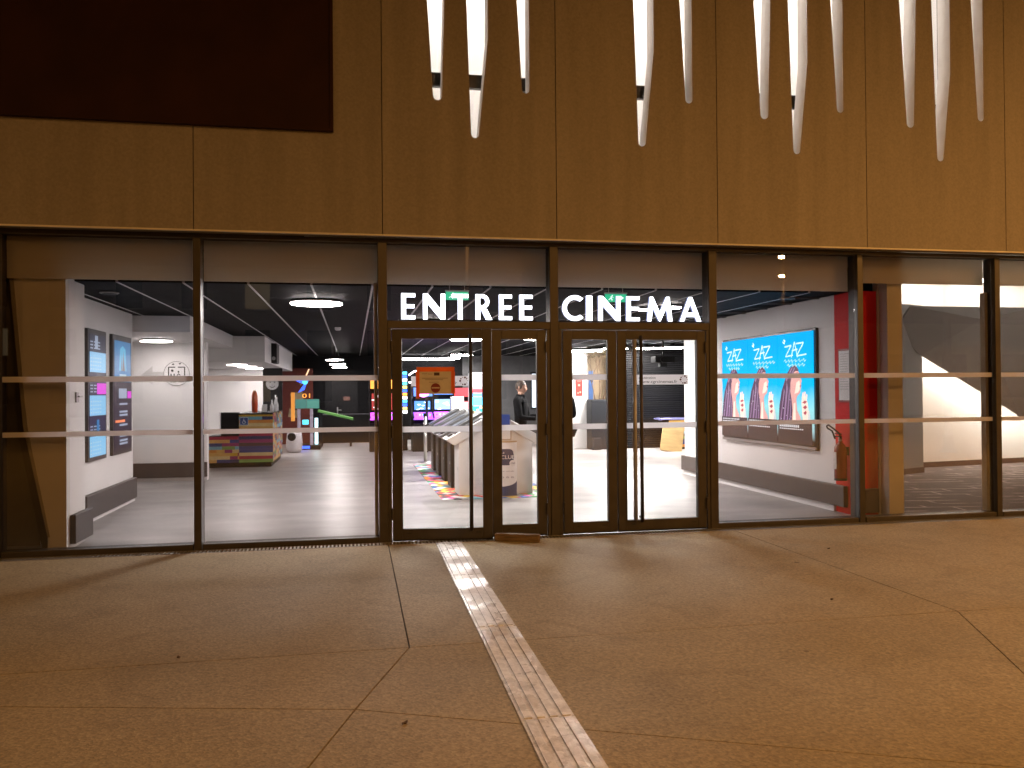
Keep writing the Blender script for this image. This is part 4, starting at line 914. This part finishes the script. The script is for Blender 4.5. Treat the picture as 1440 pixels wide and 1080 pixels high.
fc.multi('stripe_mark', [[(.04+.07*k, .27+.05*(k%3)), (.09+.07*k, .27+.05*(k%3)), (.09+.07*k, .31+.05*(k%3)), (.04+.07*k, .31+.05*(k%3))] for k in range(5)], NY); fc.rect('coin_panel', .3, .38, .9, 1.02, KB)
# play corner behind the desk
pc = thing('basket_game', 'frame game with a teal header and glowing posts behind the desk', 'arcade machine', (-1.2, 14, 0))
B('header', neon('teal_header', (.10,.32,.28), .8), (-.29, -.005, 0, .06, 1.08, 1.32), pc); B('header', neon('teal_header2', (.12,.40,.33), .9), (.005, .32, 0, .06, 1.08, 1.32), pc)
for x_ in (-.2, .12): B('post', mat('post_lilac', (.45,.4,.5), .4), (x_-.04, x_+.04, .01, .07, .03, 1.07), pc)
B('base', KB, (-.3, .35, -.1, .9, 0, .12), pc, .01); B('stage_light', NB, (-.18, .08, -.105, -.101, .03, .10), pc); B('glow_tube', neon('coldwhite', (.6,.95,1), 5), (.2, .28, .12, .2, .13, .82), pc)
MB().cyl((-.05,.3,.65), .08, .12, 16).build('cyan_lamp', NC, pc); B('orange_column', neon('amber', (1,.42,.08), 1.0), (-.40, -.31, .02, .12, .75, 1.5), pc); text('digits', '01', .16, NO, pc, (-.12, -.002, 1.36), width=.2)
gt = thing('green_table', 'green topped games table beside the teal frame game', 'games table', (-.45, 15.2, 0))
MB().prism([(-.5,1.02),(.45,.78),(.45,.72),(-.5,.96)], XZ, -.3, .4).build('top', mat('green_felt', (.10,.28,.06), .7), gt); 
for x_, h_ in ((-.42, .93), (.38, .73)):
    for y_ in (-.22, .3): B('leg', KB, (x_-.03, x_+.03, y_-.03, y_+.03, 0, h_), gt)
ns = thing('neon_wing', 'blue and orange neon wing shape high behind the desk', 'neon light', (-1.25, 14.2, 1.62))
MB().prism([(-.32,.22),(-.1,.20),(.25,.28),(.05,.16),(-.02,-.05),(-.18,-.12),(-.02,.10)], XZ, 0, .04).build('wing', NB, ns); MB().prism(circ(.0,.16,.07,18), XZ, -.03, -.001).build('blue_bulb', NC, ns); MB().prism([(.0,.30),(.04,.30),(.12,.50),(.09,.50)], XZ, 0, .03).build('orange_blade', neon('peach', (1,.6,.35), 3), ns); MB().cyl((.05,.02,.62), .005, .37, 6).build('wire', BLK, ns)
rp = thing('papered_screen', 'dark red wall panel with beige paper shapes behind the desk', 'screen', (-1.6, 16.4, 0))
B('board', mat('dull_red', (.16,.03,.02), .7), (-.45, .45, 0, .06, 0, 2.2), rp); fc = Face(rp, (0, 0, 0), (1,0,0), (0,0,1), .002); PB = mat('beige_card', (.42,.33,.2), .8)
fc.poly('paper_shape', [(-.2,1.45),(.15,1.55),(.2,1.2),(-.05,1.1)], PB); fc.poly('paper_shape', [(-.22,1.05),(.1,.95),(.05,.75),(-.25,.8)], PB); fc.poly('paper_shape', [(.02,1.9),(.2,1.8),(.1,1.7)], PB)
rb = thing('round_seat', 'white round toy seat with a dark wheel on the floor behind the desk', 'toy seat', (-1.45, 13.0, 0))
MB().lathe((0,0,0), [(.14,0),(.19,.08),(.2,.25),(.17,.55),(.12,.58)], 24).build('shell', mat('shell_grey', (.5,.48,.5), .5), rb, 0, True); MB().cyl((-.05,-.215,.40), .10, .04, 20, 'y').build('wheel', KB, rb)
bd = thing('service_door', 'black service door with steel handle in the black back wall', 'door', (-.35, 17.6, 0))
B('leaf', mat('door_black', (.010,.010,.011), .5, spec=.2), (-.5, .5, -.045, -.002, .01, 2.05), bd, .004); B('handle_plate', STEEL, (-.14, -.10, -.056, -.046, .82, 1.04), bd); B('lever', STEEL, (-.13, .0, -.08, -.057, .94, .965), bd)
nts = B('door_plate', mat('door_plate', (.16,.08,.06), .6), (.06, .26, -.052, -.046, 1.24, 1.36), bd)
bc = thing('black_counter', 'low black counter in front of the black back wall', 'counter', (.1, 16.6, 0))
B('body', KB, (-1.05, .5, 0, .5, 0, .82), bc, .01); B('top', mat('counter_top', (.05,.05,.055), .3), (-1.08, .53, -.03, .53, .821, .85), bc, .005)

# =================================================================== BACK RIGHT: PILLAR, TREE, SHUTTER
pp = thing('poster_pillar', 'white pillar carrying a red poster behind the narrow door leaf', 'pillar', (5.72, 12.2, 0))
B('shaft', WHITE, (-.26, .22, 0, .5, 0, CZ-.006), pp); 
rpo = thing('red_poster', 'red poster on the white pillar', 'poster', (5.71, 12.2, 1.35))
B('sheet', mat('poster_red', (.6,.04,.03), .5), (-.09, .09, -.006, -.001, 0, .44), rpo); fc = Face(rpo, (-.09,-.006,0), (1,0,0), (0,0,1), .001); fc.multi('pale_mark', [circ(.09,.28,.03,12), circ(.06,.08,.02,10), circ(.12,.1,.025,10), [(.04,.38),(.14,.38),(.14,.395),(.04,.395)]], mat('poster_pink', (.8,.4,.3), .6))
lsx = thing('lit_screen', 'white lit screen in a dark frame left of the poster pillar', 'screen', (5.0, 13.2, 1.0))
B('frame', BLK, (-.35, .38, 0, .06, 0, 1.0), lsx); dsp = B('display', em('white_display', (.75,.85,1), 1.8), (-.31, .34, -.012, -.001, .05, .95), lsx); Face(lsx, (0,-.012,.5), (1,0,0), (0,0,1), .001).multi('display_mark', [circ(.18,.2,.08,14), circ(.25,.05,.05,12)], SCB); B('stand', BLK, (-.04, .04, .02, .05, -1.0, -.001), lsx)
pl = thing('planter', 'tall dark planter box holding the dry tree', 'planter', (6.15, 11.9, 0))
B('box', mat('planter_dark', (.015,.016,.019), .5, spec=.25), (-.26, .26, -.2, .25, 0, 1.26), pl, .01); B('side_box', mat('planter_dark2', (.022,.022,.025), .5, spec=.25), (-.262, -.05, -.34, -.205, 0, .3), pl, .008)
tr = thing('dry_tree', 'bare branched ornamental tree in the dark planter', 'plant', (6.15, 11.9, 1.262)); BARK = mat('bark', (.10,.06,.035), .8, .3, 12)
br = MB(); lv = MB(); random.seed(5)
def grow(p, d, l, r_, dep):
    q = p + d*l; br.tube([p, (p+q)/2 + Vector((random.uniform(-.03,.03), random.uniform(-.03,.03), 0)), q], [r_, r_*.85, r_*.65], 5)
    if dep == 0 or q.z > 1.25:
        for _ in range(3):
            c = q + Vector((random.uniform(-.07,.07), random.uniform(-.07,.07), random.uniform(-.07,.04))); s_ = random.uniform(.018,.035)
            u_ = Vector((random.uniform(-1,1), random.uniform(-1,1), random.uniform(-1,1))).normalized(); v_ = u_.orthogonal().normalized()
            lv.add([c-u_*s_, c+v_*s_*.5, c+u_*s_, c-v_*s_*.5], [(0,1,2,3)])
        return
    for _ in range(random.choice((2, 2, 3))):
        dd = (d + Vector((random.uniform(-.55,.55), random.uniform(-.45,.45), random.uniform(-.05,.35)))).normalized(); grow(q, dd, l*random.uniform(.65,.85), r_*.62, dep-1)
for a_ in (-.1, .02, .12): grow(Vector((a_, random.uniform(-.05,.05), 0)), Vector((a_*2, 0, 1)).normalized(), .42, .016, 4)
br.build('trunk', BARK, tr); lv.build('crown', mat('dry_leaves', (.09,.075,.03), .7, .4, 20), tr)
al = thing('alcove_panel', 'pale brown alcove panel behind the dry tree', 'panel', (6.25, 12.5, 0))
B('panel', mat('alcove_tan', (.36,.27,.17), .6), (-.42, .36, 0, .06, 0, CZ-.006), al); B('blue_strip', em('alcove_blue', (.12,.22,.5), .7), (-.2, -.08, -.012, -.001, 1.2, 2.0), al)
sh = thing('roller_shutter', 'black slatted roller shutter closed across the far right counter', 'shutter', (7.5, 11.9, 0)); SHM = mat('shutter_black', (.008,.008,.009), .35, .1, 8, spec=.25)
slat0 = None
for k in range(44):
    z0 = .03 + k*.056
    if z0 > 2.52: break
    if slat0 is None: slat0 = MB().prism([(0,0),(-.018,.012),(-.018,.042),(0,.052)], YZ, -1.05, 1.09).build('slat', SHM, sh); o = slat0
    else: o = bpy.data.objects.new('slat', slat0.data); COL.objects.link(o); o.parent = sh
    o.location = (0, 0, z0)
B('guide', BLK, (-1.12, -1.06, -.04, .06, 0, CZ-.006), sh); B('back_panel', BLK, (-1.055, 1.095, .005, .04, 0, CZ-.006), sh)
pj = thing('projector', 'black projector hanging from the ceiling before the shutter', 'projector', (6.8, 9.1, 2.1))
B('body', BLK, (-.24, .22, -.15, .15, 0, .14), pj, .01); MB().cyl((-.08,-.19,.06), .05, .04, 16, 'y').build('lens', BLK, pj); MB().cyl((0,0,.141), .02, CZ-2.1-.143, 10).build('mount', BLK, pj); B('lower_box', BLK, (-.1, .06, -.08, .08, -.1, -.001), pj, .006)
wbd = thing('plywood_board', 'pale plywood board leaning near the black shutter', 'board', (7.55, 10.6, 0)); PLY = mat('plywood', (.55,.38,.17), .6, .15, 3, 0, stretch=(1,1,5))
lean = R(14)
o = MB().obox((0,0,.32), Vector((1,0,0)), Vector((0,1,0)), Vector((0,0,1)), .26, .035, .32).build('panel', PLY, wbd, .004); o.rotation_euler = (R(-10), R(9), R(-12))
o2 = MB().obox((.02,.085,.31), Vector((1,0,0)), Vector((0,1,0)), Vector((0,0,1)), .25, .012, .31).build('rear_sheet', mat('plywood_dark', (.33,.2,.09), .6), wbd); o2.rotation_euler = o.rotation_euler
cr_ = thing('coloured_desk', 'second counter clad in multicoloured planks behind the plywood board', 'desk', (8.05, 11.2, 0))
B('carcass', BLK, (-.29, .4, .02, .5, 0, .74), cr_); B('worktop', mat('lilac_top', (.2,.2,.42), .5), (-.5, .42, -.01, .52, .741, .775), cr_)
zz = .06
for k in range(10): B('plank', CPM[(k*5+2) % 12], (-.30, .41, -.004, .019, zz, zz+.064), cr_); zz += .067

# =================================================================== RIGHT FOYER
struct(B('foyer_ceiling', WHITE, (6.2, 20, .16, 5.9, 3.62, 3.8)))
WC = mat('warm_white', (.74,.71,.66), .6, .03, 2)
def obx(name, p, q, th, z0, z1, m):
    p, q = Vector((*p, 0)), Vector((*q, 0)); ax = (q-p).normalized(); ay = Vector((-ax.y, ax.x, 0))
    return MB().add([(*(v_).xy, z_) for z_ in (z0, z1) for v_ in (p, q, q+ay*th, p+ay*th)], [(0,3,2,1),(4,5,6,7),(0,1,5,4),(1,2,6,5),(2,3,7,6),(3,0,4,7)]).build(name, m)
struct(obx('wall_foyer', (8.4, 5.05), (15.8, 6.3), .15, 0, 3.62, WC)); 
sk = obx('skirting', (8.4, 5.03), (15.8, 6.28), .015, .001, .10, mat('brown_skirting', (.06,.03,.025), .5)); struct(sk)
gc = thing('grey_column', 'square column with a dark skirting in the carpet foyer', 'column', (9.6, 4.6, 0))
MB().prism([(9.28,4.34),(9.88,4.60),(9.72,4.99),(9.12,4.73)], XY, .10, 2.95).build('shaft', GREYW, gc, local=False)
MB().prism([(9.27,4.325),(9.895,4.595),(9.725,5.01),(9.105,4.735)], XY, 0, .0995).build('skirting', MATS['brown_skirting'], gc, local=False)
st_ = thing('stair_underside', 'folded grey underside of a stair sloping down across the carpet foyer', 'stair', (11, 4.7, 1))
def facet(pts, m=GREYW, th=.04):
    n = len(pts); P_ = [Vector(p) for p in pts]; nn = (P_[1]-P_[0]).cross(P_[2]-P_[0]).normalized()
    if nn.y > 0: nn = -nn
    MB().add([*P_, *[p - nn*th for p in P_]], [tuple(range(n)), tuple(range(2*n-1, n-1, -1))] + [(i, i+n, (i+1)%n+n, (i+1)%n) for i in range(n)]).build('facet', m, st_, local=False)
A1, A2, A3, A4 = (9.20,4.42,2.50), (9.78,4.50,2.06), (11.95,4.72,.97), (14.2,4.95,-.15)
T1, T2, T3 = (9.42,4.25,2.90), (12.05,4.45,2.92), (14.2,4.9,2.3)
F1 = (10.75,4.20,2.68)
ul = thing('stair_led', 'assumed unseen light strip under the rear edge of the grey stair', 'lamp', (11, 5.1, 1.5)); pa, pb = Vector((9.9,4.98,2.40)), Vector((13.4,5.30,.72)); axv = (pb-pa).normalized(); ayv = Vector((-axv.y, axv.x, 0)).normalized()
MB().obox((pa+pb)/2, axv, ayv, axv.cross(ayv), (pb-pa).length/2, .03, .02).build('diffuser', emit('led_strip', (1,.92,.80), 75), ul, local=False)  # unseen strip, assumed from the bright wall under the slope
facet([A1, F1, T1]); facet([A1, A2, F1]); facet([A2, A3, F1], mat('grey_lit', (.30,.29,.28), .6)); facet([F1, A3, T2]); facet([F1, T2, T1], mat('grey_shaded', (.17,.165,.16), .6)); facet([A3, A4, T3, T2])  # facet greys put light and shade of the folds into the colour
struct(B('wall_foyer_end', WC, (15.8, 16.0, .2, 6.4, 0, 3.62)))

# =================================================================== PEOPLE
SKINM = mat('skin', (.50, .28, .20), .55, .08, 20); HAIRM = mat('brown_hair', (.045,.026,.016), .6, .3, 40); JKT = mat('black_jacket', (.006,.006,.007), .9, .3, 12, .2, spec=.1); TRS = mat('dark_trousers', (.01,.01,.013), .9, .2, 10, spec=.1); SHOE = mat('dark_shoe', (.02,.016,.014), .4)
def skinned(name, verts, edges, radii, m, parent, sub=2):
    me = bpy.data.meshes.new(name); me.from_pydata(verts, edges, []); me.materials.append(m)
    o = bpy.data.objects.new(name, me); COL.objects.link(o); o.parent = parent
    md = o.modifiers.new('skin', 'SKIN'); md.use_smooth_shade = True
    for i, r_ in enumerate(radii):
        sv = me.skin_vertices[0].data[i]; sv.radius = r_ if isinstance(r_, tuple) else (r_, r_)
    me.skin_vertices[0].data[0].use_root = True
    o.modifiers.new('sub', 'SUBSURF').levels = sub; o.modifiers['sub'].render_levels = sub
    return o
def hand(parent, wrist, d, side, curl=.6):
    """palm with four fingers and a thumb; d = direction of the forearm"""
    d = Vector(d).normalized(); upv = Vector((0,0,1)); sidev = d.cross(upv).normalized(); upv = sidev.cross(d)
    w_ = Vector(wrist); vs = [w_, w_ + d*.045, w_ + d*.085]; es = [(0,1),(1,2)]; rs = [.024, (.036,.02), (.036,.018)]
    for k in range(4):
        b_ = w_ + d*.088 + sidev*(.03-.02*k); l_ = (.062,.072,.068,.052)[k]
        p1 = b_ + d*l_*.45 - upv*l_*.15*curl; p2 = p1 + d*l_*.25 - upv*l_*.5*curl; p3 = p2 - d*l_*.2*curl - upv*l_*.3*curl
        n = len(vs); vs += [b_, p1, p2, p3]; es += [(2,n),(n,n+1),(n+1,n+2),(n+2,n+3)]; rs += [.0095,.0095,.0085,.0075]
    n = len(vs); t0 = w_ + d*.035 + sidev*.035*side; vs += [t0, t0 + d*.035 + sidev*.018*side, t0 + d*.065 + sidev*.005*side - upv*.01]; es += [(1,n),(n,n+1),(n+1,n+2)]; rs += [.012,.011,.009]
    return skinned('hand', [tuple(v_) for v_ in vs], es, rs, SKINM, parent, 1)
def person(loc, rz, label, hgt, armL, armR, hair=True):
    """local: faces -y, z up; arm = (elbow, wrist)"""
    t = thing('person', label, 'person', loc, rz); k = hgt/1.75
    Vv = []; E_ = []; Rr = []
    def ad(p, r_, par=None):
        Vv.append(tuple(c*k for c in p)); Rr.append(tuple(c*k for c in r_) if isinstance(r_, tuple) else r_*k)
        if par is not None: E_.append((par, len(Vv)-1))
        return len(Vv)-1
    pel = ad((0,0,.95), (.165,.115)); wst = ad((0,-.01,1.10), (.16,.115), pel); ch = ad((0,-.01,1.28), (.185,.125), wst); sh_ = ad((0,.0,1.42), (.13,.095), ch); nk = ad((0,-.01,1.50), (.062,.062), sh_)
    for s_, arm in ((-1, armL), (1, armR)):
        a = ad((s_*.185, 0, 1.41), (.07,.07), sh_); e = ad(arm[0], .052, a); w_ = ad(arm[1], .038, e)
    body = skinned('body', Vv, E_, Rr, JKT, t)
    Vv, E_, Rr = [], [], []
    p0 = ad((0,0,.93), (.15,.11))
    for s_ in (-1, 1):
        h_ = ad((s_*.09,0,.86), (.088,.095), p0); kn = ad((s_*.10,-.02,.50), .062, h_); an = ad((s_*.105,.02,.09), .048, kn)
    skinned('trousers', Vv, E_, Rr, TRS, t)
    for s_ in (-1, 1):
        Vv, E_, Rr = [], [], []
        a = ad((s_*.105,.05,.045), (.042,.042)); b_ = ad((s_*.11,-.06,.04), (.045,.036), a); c = ad((s_*.115,-.17,.03), (.035,.026), b_)
        skinned('shoe', Vv, E_, Rr, SHOE, t)
    # head
    mb = MB(); n, m_ = 20, 14; vs = []
    for j in range(m_+1):
        th = math.pi*j/m_; z_ = math.cos(th)
        for i in range(n):
            ph = 2*math.pi*i/n; x_ = math.sin(th)*math.cos(ph); y_ = math.sin(th)*math.sin(ph)
            X_, Y_, Z_ = x_*.074, y_*.095, z_*.118
            if Z_ < -.02: f_ = 1 + (Z_+.02)*3.2; X_ *= max(.45, f_); Y_ = Y_*max(.6, 1+(Z_+.02)*2) - .012*(-Z_/.118)
            if y_ < -.85 and abs(x_) < .3: Y_ -= .020*math.exp(-((Z_+.018)/.022)**2)*(1-abs(x_)/.3)         # nose
            if y_ < -.6 and abs(Z_-.012) < .016: Y_ += .007                                                # eye sockets
            if y_ < -.8 and abs(Z_+.062) < .012: Y_ -= .004
            vs.append((X_*k, Y_*k - .02*k, (Z_+1.632)*k))
    fs = [(j*n+i, j*n+(i+1)%n, (j+1)*n+(i+1)%n, (j+1)*n+i) for j in range(m_) for i in range(n)]
    mb.add(vs, fs); hd = mb.build('head', SKINM, t, 0, True)
    MB().cyl((0,-.012*k,1.47*k), .052*k, .09*k, 16).build('neck', SKINM, t, 0, True)
    for s_ in (-1, 1):
        MB().lathe((s_*.074*k, 0, 1.60*k), [(.004,0),(.012,.01),(.014,.035),(.006,.055)], 8).build('ear', SKINM, hd, 0, True)
        MB().lathe((s_*.028*k, -.101*k, 1.638*k), [(.003,0),(.009,.004),(.009,.009),(.003,.013)], 8).build('eye', mat('eye_dark', (.05,.03,.02), .2), hd, 0, True)
    MB().box(-.022*k, .022*k, -.112*k, -.104*k, 1.566*k, 1.574*k).build('mouth', mat('lip', (.35,.12,.1), .5), hd, .002)
    hb = MB(); hv = []
    for j in range(8):
        th = math.pi*.56*j/7; z_ = math.cos(th)
        for i in range(n):
            ph = 2*math.pi*i/n; x_ = math.sin(th)*math.cos(ph); y_ = math.sin(th)*math.sin(ph)
            cut = .045 if y_ < -.35 else -.05
            Z_ = max(z_*.128, cut); hv.append((x_*.082*k, (y_*.102 - .013)*k, (Z_+1.634)*k + random.uniform(-.003,.003)))
    hb.add(hv, [(j*n+i, j*n+(i+1)%n, (j+1)*n+(i+1)%n, (j+1)*n+i) for j in range(7) for i in range(n)]); hb.build('hair', HAIRM, t, 0, True)
    for s_, arm in ((-1, armL), (1, armR)):
        e, w_ = Vector(arm[0])*k, Vector(arm[1])*k; hand(t, w_ - (w_-e).normalized()*.01, w_-e, -s_)
    MB().lathe((0,-.005*k,1.44*k), [(.085*k,0),(.078*k,.04*k),(.072*k,.075*k)], 18).build('collar', JKT, t, 0, True)
    return t
person((2.70, 4.95, 0), R(62), 'man in a black jacket standing behind the kiosks, hands held forward', 1.665, ((-.27,-.08,1.12), (-.12,-.33,1.10)), ((.27,-.06,1.12), (.14,-.34,1.14)))
person((3.47, 4.95, 0), R(-75), 'person in dark clothes mostly hidden behind the middle door post', 1.66, ((-.26,-.04,1.12), (-.16,-.30,1.16)), ((.25,.02,1.14), (.20,-.18,1.10)))

# =================================================================== STREET LAMPS (behind the viewer; one mirrored in the glass, two added as ground fill)
POLE = mat('lamp_pole', (.012,.011,.010), .8, .1, 5, 0, .0, spec=.1)
def street_lamp(loc, rz, label, power, hp):
    t = thing('street_lamp', label, 'street lamp', loc, rz, 'street lamps on the square')
    MB().tube([(0,0,0),(0,0,hp/2),(0,0,hp)], [.09,.075,.055], 14).build('pole', POLE, t, 0, True); MB().lathe((0,0,0), [(.2,0),(.2,.03),(.12,.12),(.095,.4)], 18).build('base', POLE, t, 0, True)
    for z_ in (hp-1.0, hp-.2):
        ar_ = MB().tube([(0,0,z_),(0,.25,z_+.08),(0,.55,z_+.08)], .03, 8).build('arm', POLE, t, 0, True)
        B('lamp_head', POLE, (-.14, .14, .5, 1.0, z_+.03, z_+.12), t, .02)
        B('lens', emit('sodium_lens', (1,.62,.25), 60), (-.11, .11, .53, .97, z_+.018, z_+.029), t)
        ld = bpy.data.lights.new('street_light', 'AREA'); ld.shape = 'RECTANGLE'; ld.size = .22; ld.size_y = .44; ld.color = STREET; ld.energy = power/2; ld.spread = R(170)
        lo = bpy.data.objects.new('street_light', ld); COL.objects.link(lo); lo.parent = t; lo.location = (0, .75, z_-.0); lo.rotation_euler = (R(8), 0, 0)
    return t
street_lamp((18, -24, 0), math.atan2(13, 20), 'two headed street lamp on the square, mirrored in the glass', STREET_W*.9, 7.2)
street_lamp((13.5, -8.5, 0), math.radians(60), 'two headed street lamp on the square, beyond the right edge', STREET_W*.95, 7.4)
street_lamp((3.5, -17, 0), 0, 'added two headed fill lamp on the square, unseen behind the viewer', STREET_W*.9, 7.4)  # added out of view to even out the light on the paving
street_lamp((-9, -12, 0), R(-50), 'added two headed fill lamp on the square, unseen beyond the left edge', STREET_W*.18, 7.4)  # added out of view as weak fill for the left paving

# =================================================================== ACROSS THE SQUARE (mirrored in the glass)
def facade_block(label, x0, x1, y0, y1, h, cols, rows, litset, wallm, face):
    t = thing('building', label, 'building', ((x0+x1)/2, (y0+y1)/2, 0)); WN = mat('far_window', (.02,.022,.025), .15); LW = emit('far_lit_window', (1,.72,.38), .35); FR = mat('far_frame', (.4,.38,.34), .6)
    B('wall', wallm, (x0, x1, y0, y1, 0, h), t, local=False); B('roof', mat('far_roof', (.1,.09,.085), .8), (x0-.2, x1+.2, y0-.2, y1+.2, h+.002, h+.25), t, local=False)
    dx = (x1-x0)/cols; dz = (h-.6)/rows
    for i in range(cols):
        for j in range(rows):
            a = x0+dx*(i+.3); c = .9+dz*j
            B('window', LW if (i, j) in litset else WN, (a, a+dx*.4, y1+.002, y1+.03, c, c+dz*.55), t, local=False); B('sill', FR, (a-.05, a+dx*.4+.05, y1+.002, y1+.09, c-.08, c-.002), t, local=False)
    B('door', WN, (x0+.4*dx*.3, x0+dx*.28, y1+.002, y1+.04, .01, 2.1), t, local=False)
facade_block('low pale building across the square, mirrored beside the stair', 27, 46, -40, -32, 5.0, 5, 1, {(3, 0)}, mat('far_plaster', (.5,.42,.32), .8), 1)
facade_block('long three storey building far across the square', -45, 12, -62, -50, 10, 14, 3, {(2,0),(5,1),(9,0),(9,2),(12,1)}, mat('far_plaster_dim', (.34,.29,.23), .8), 1)
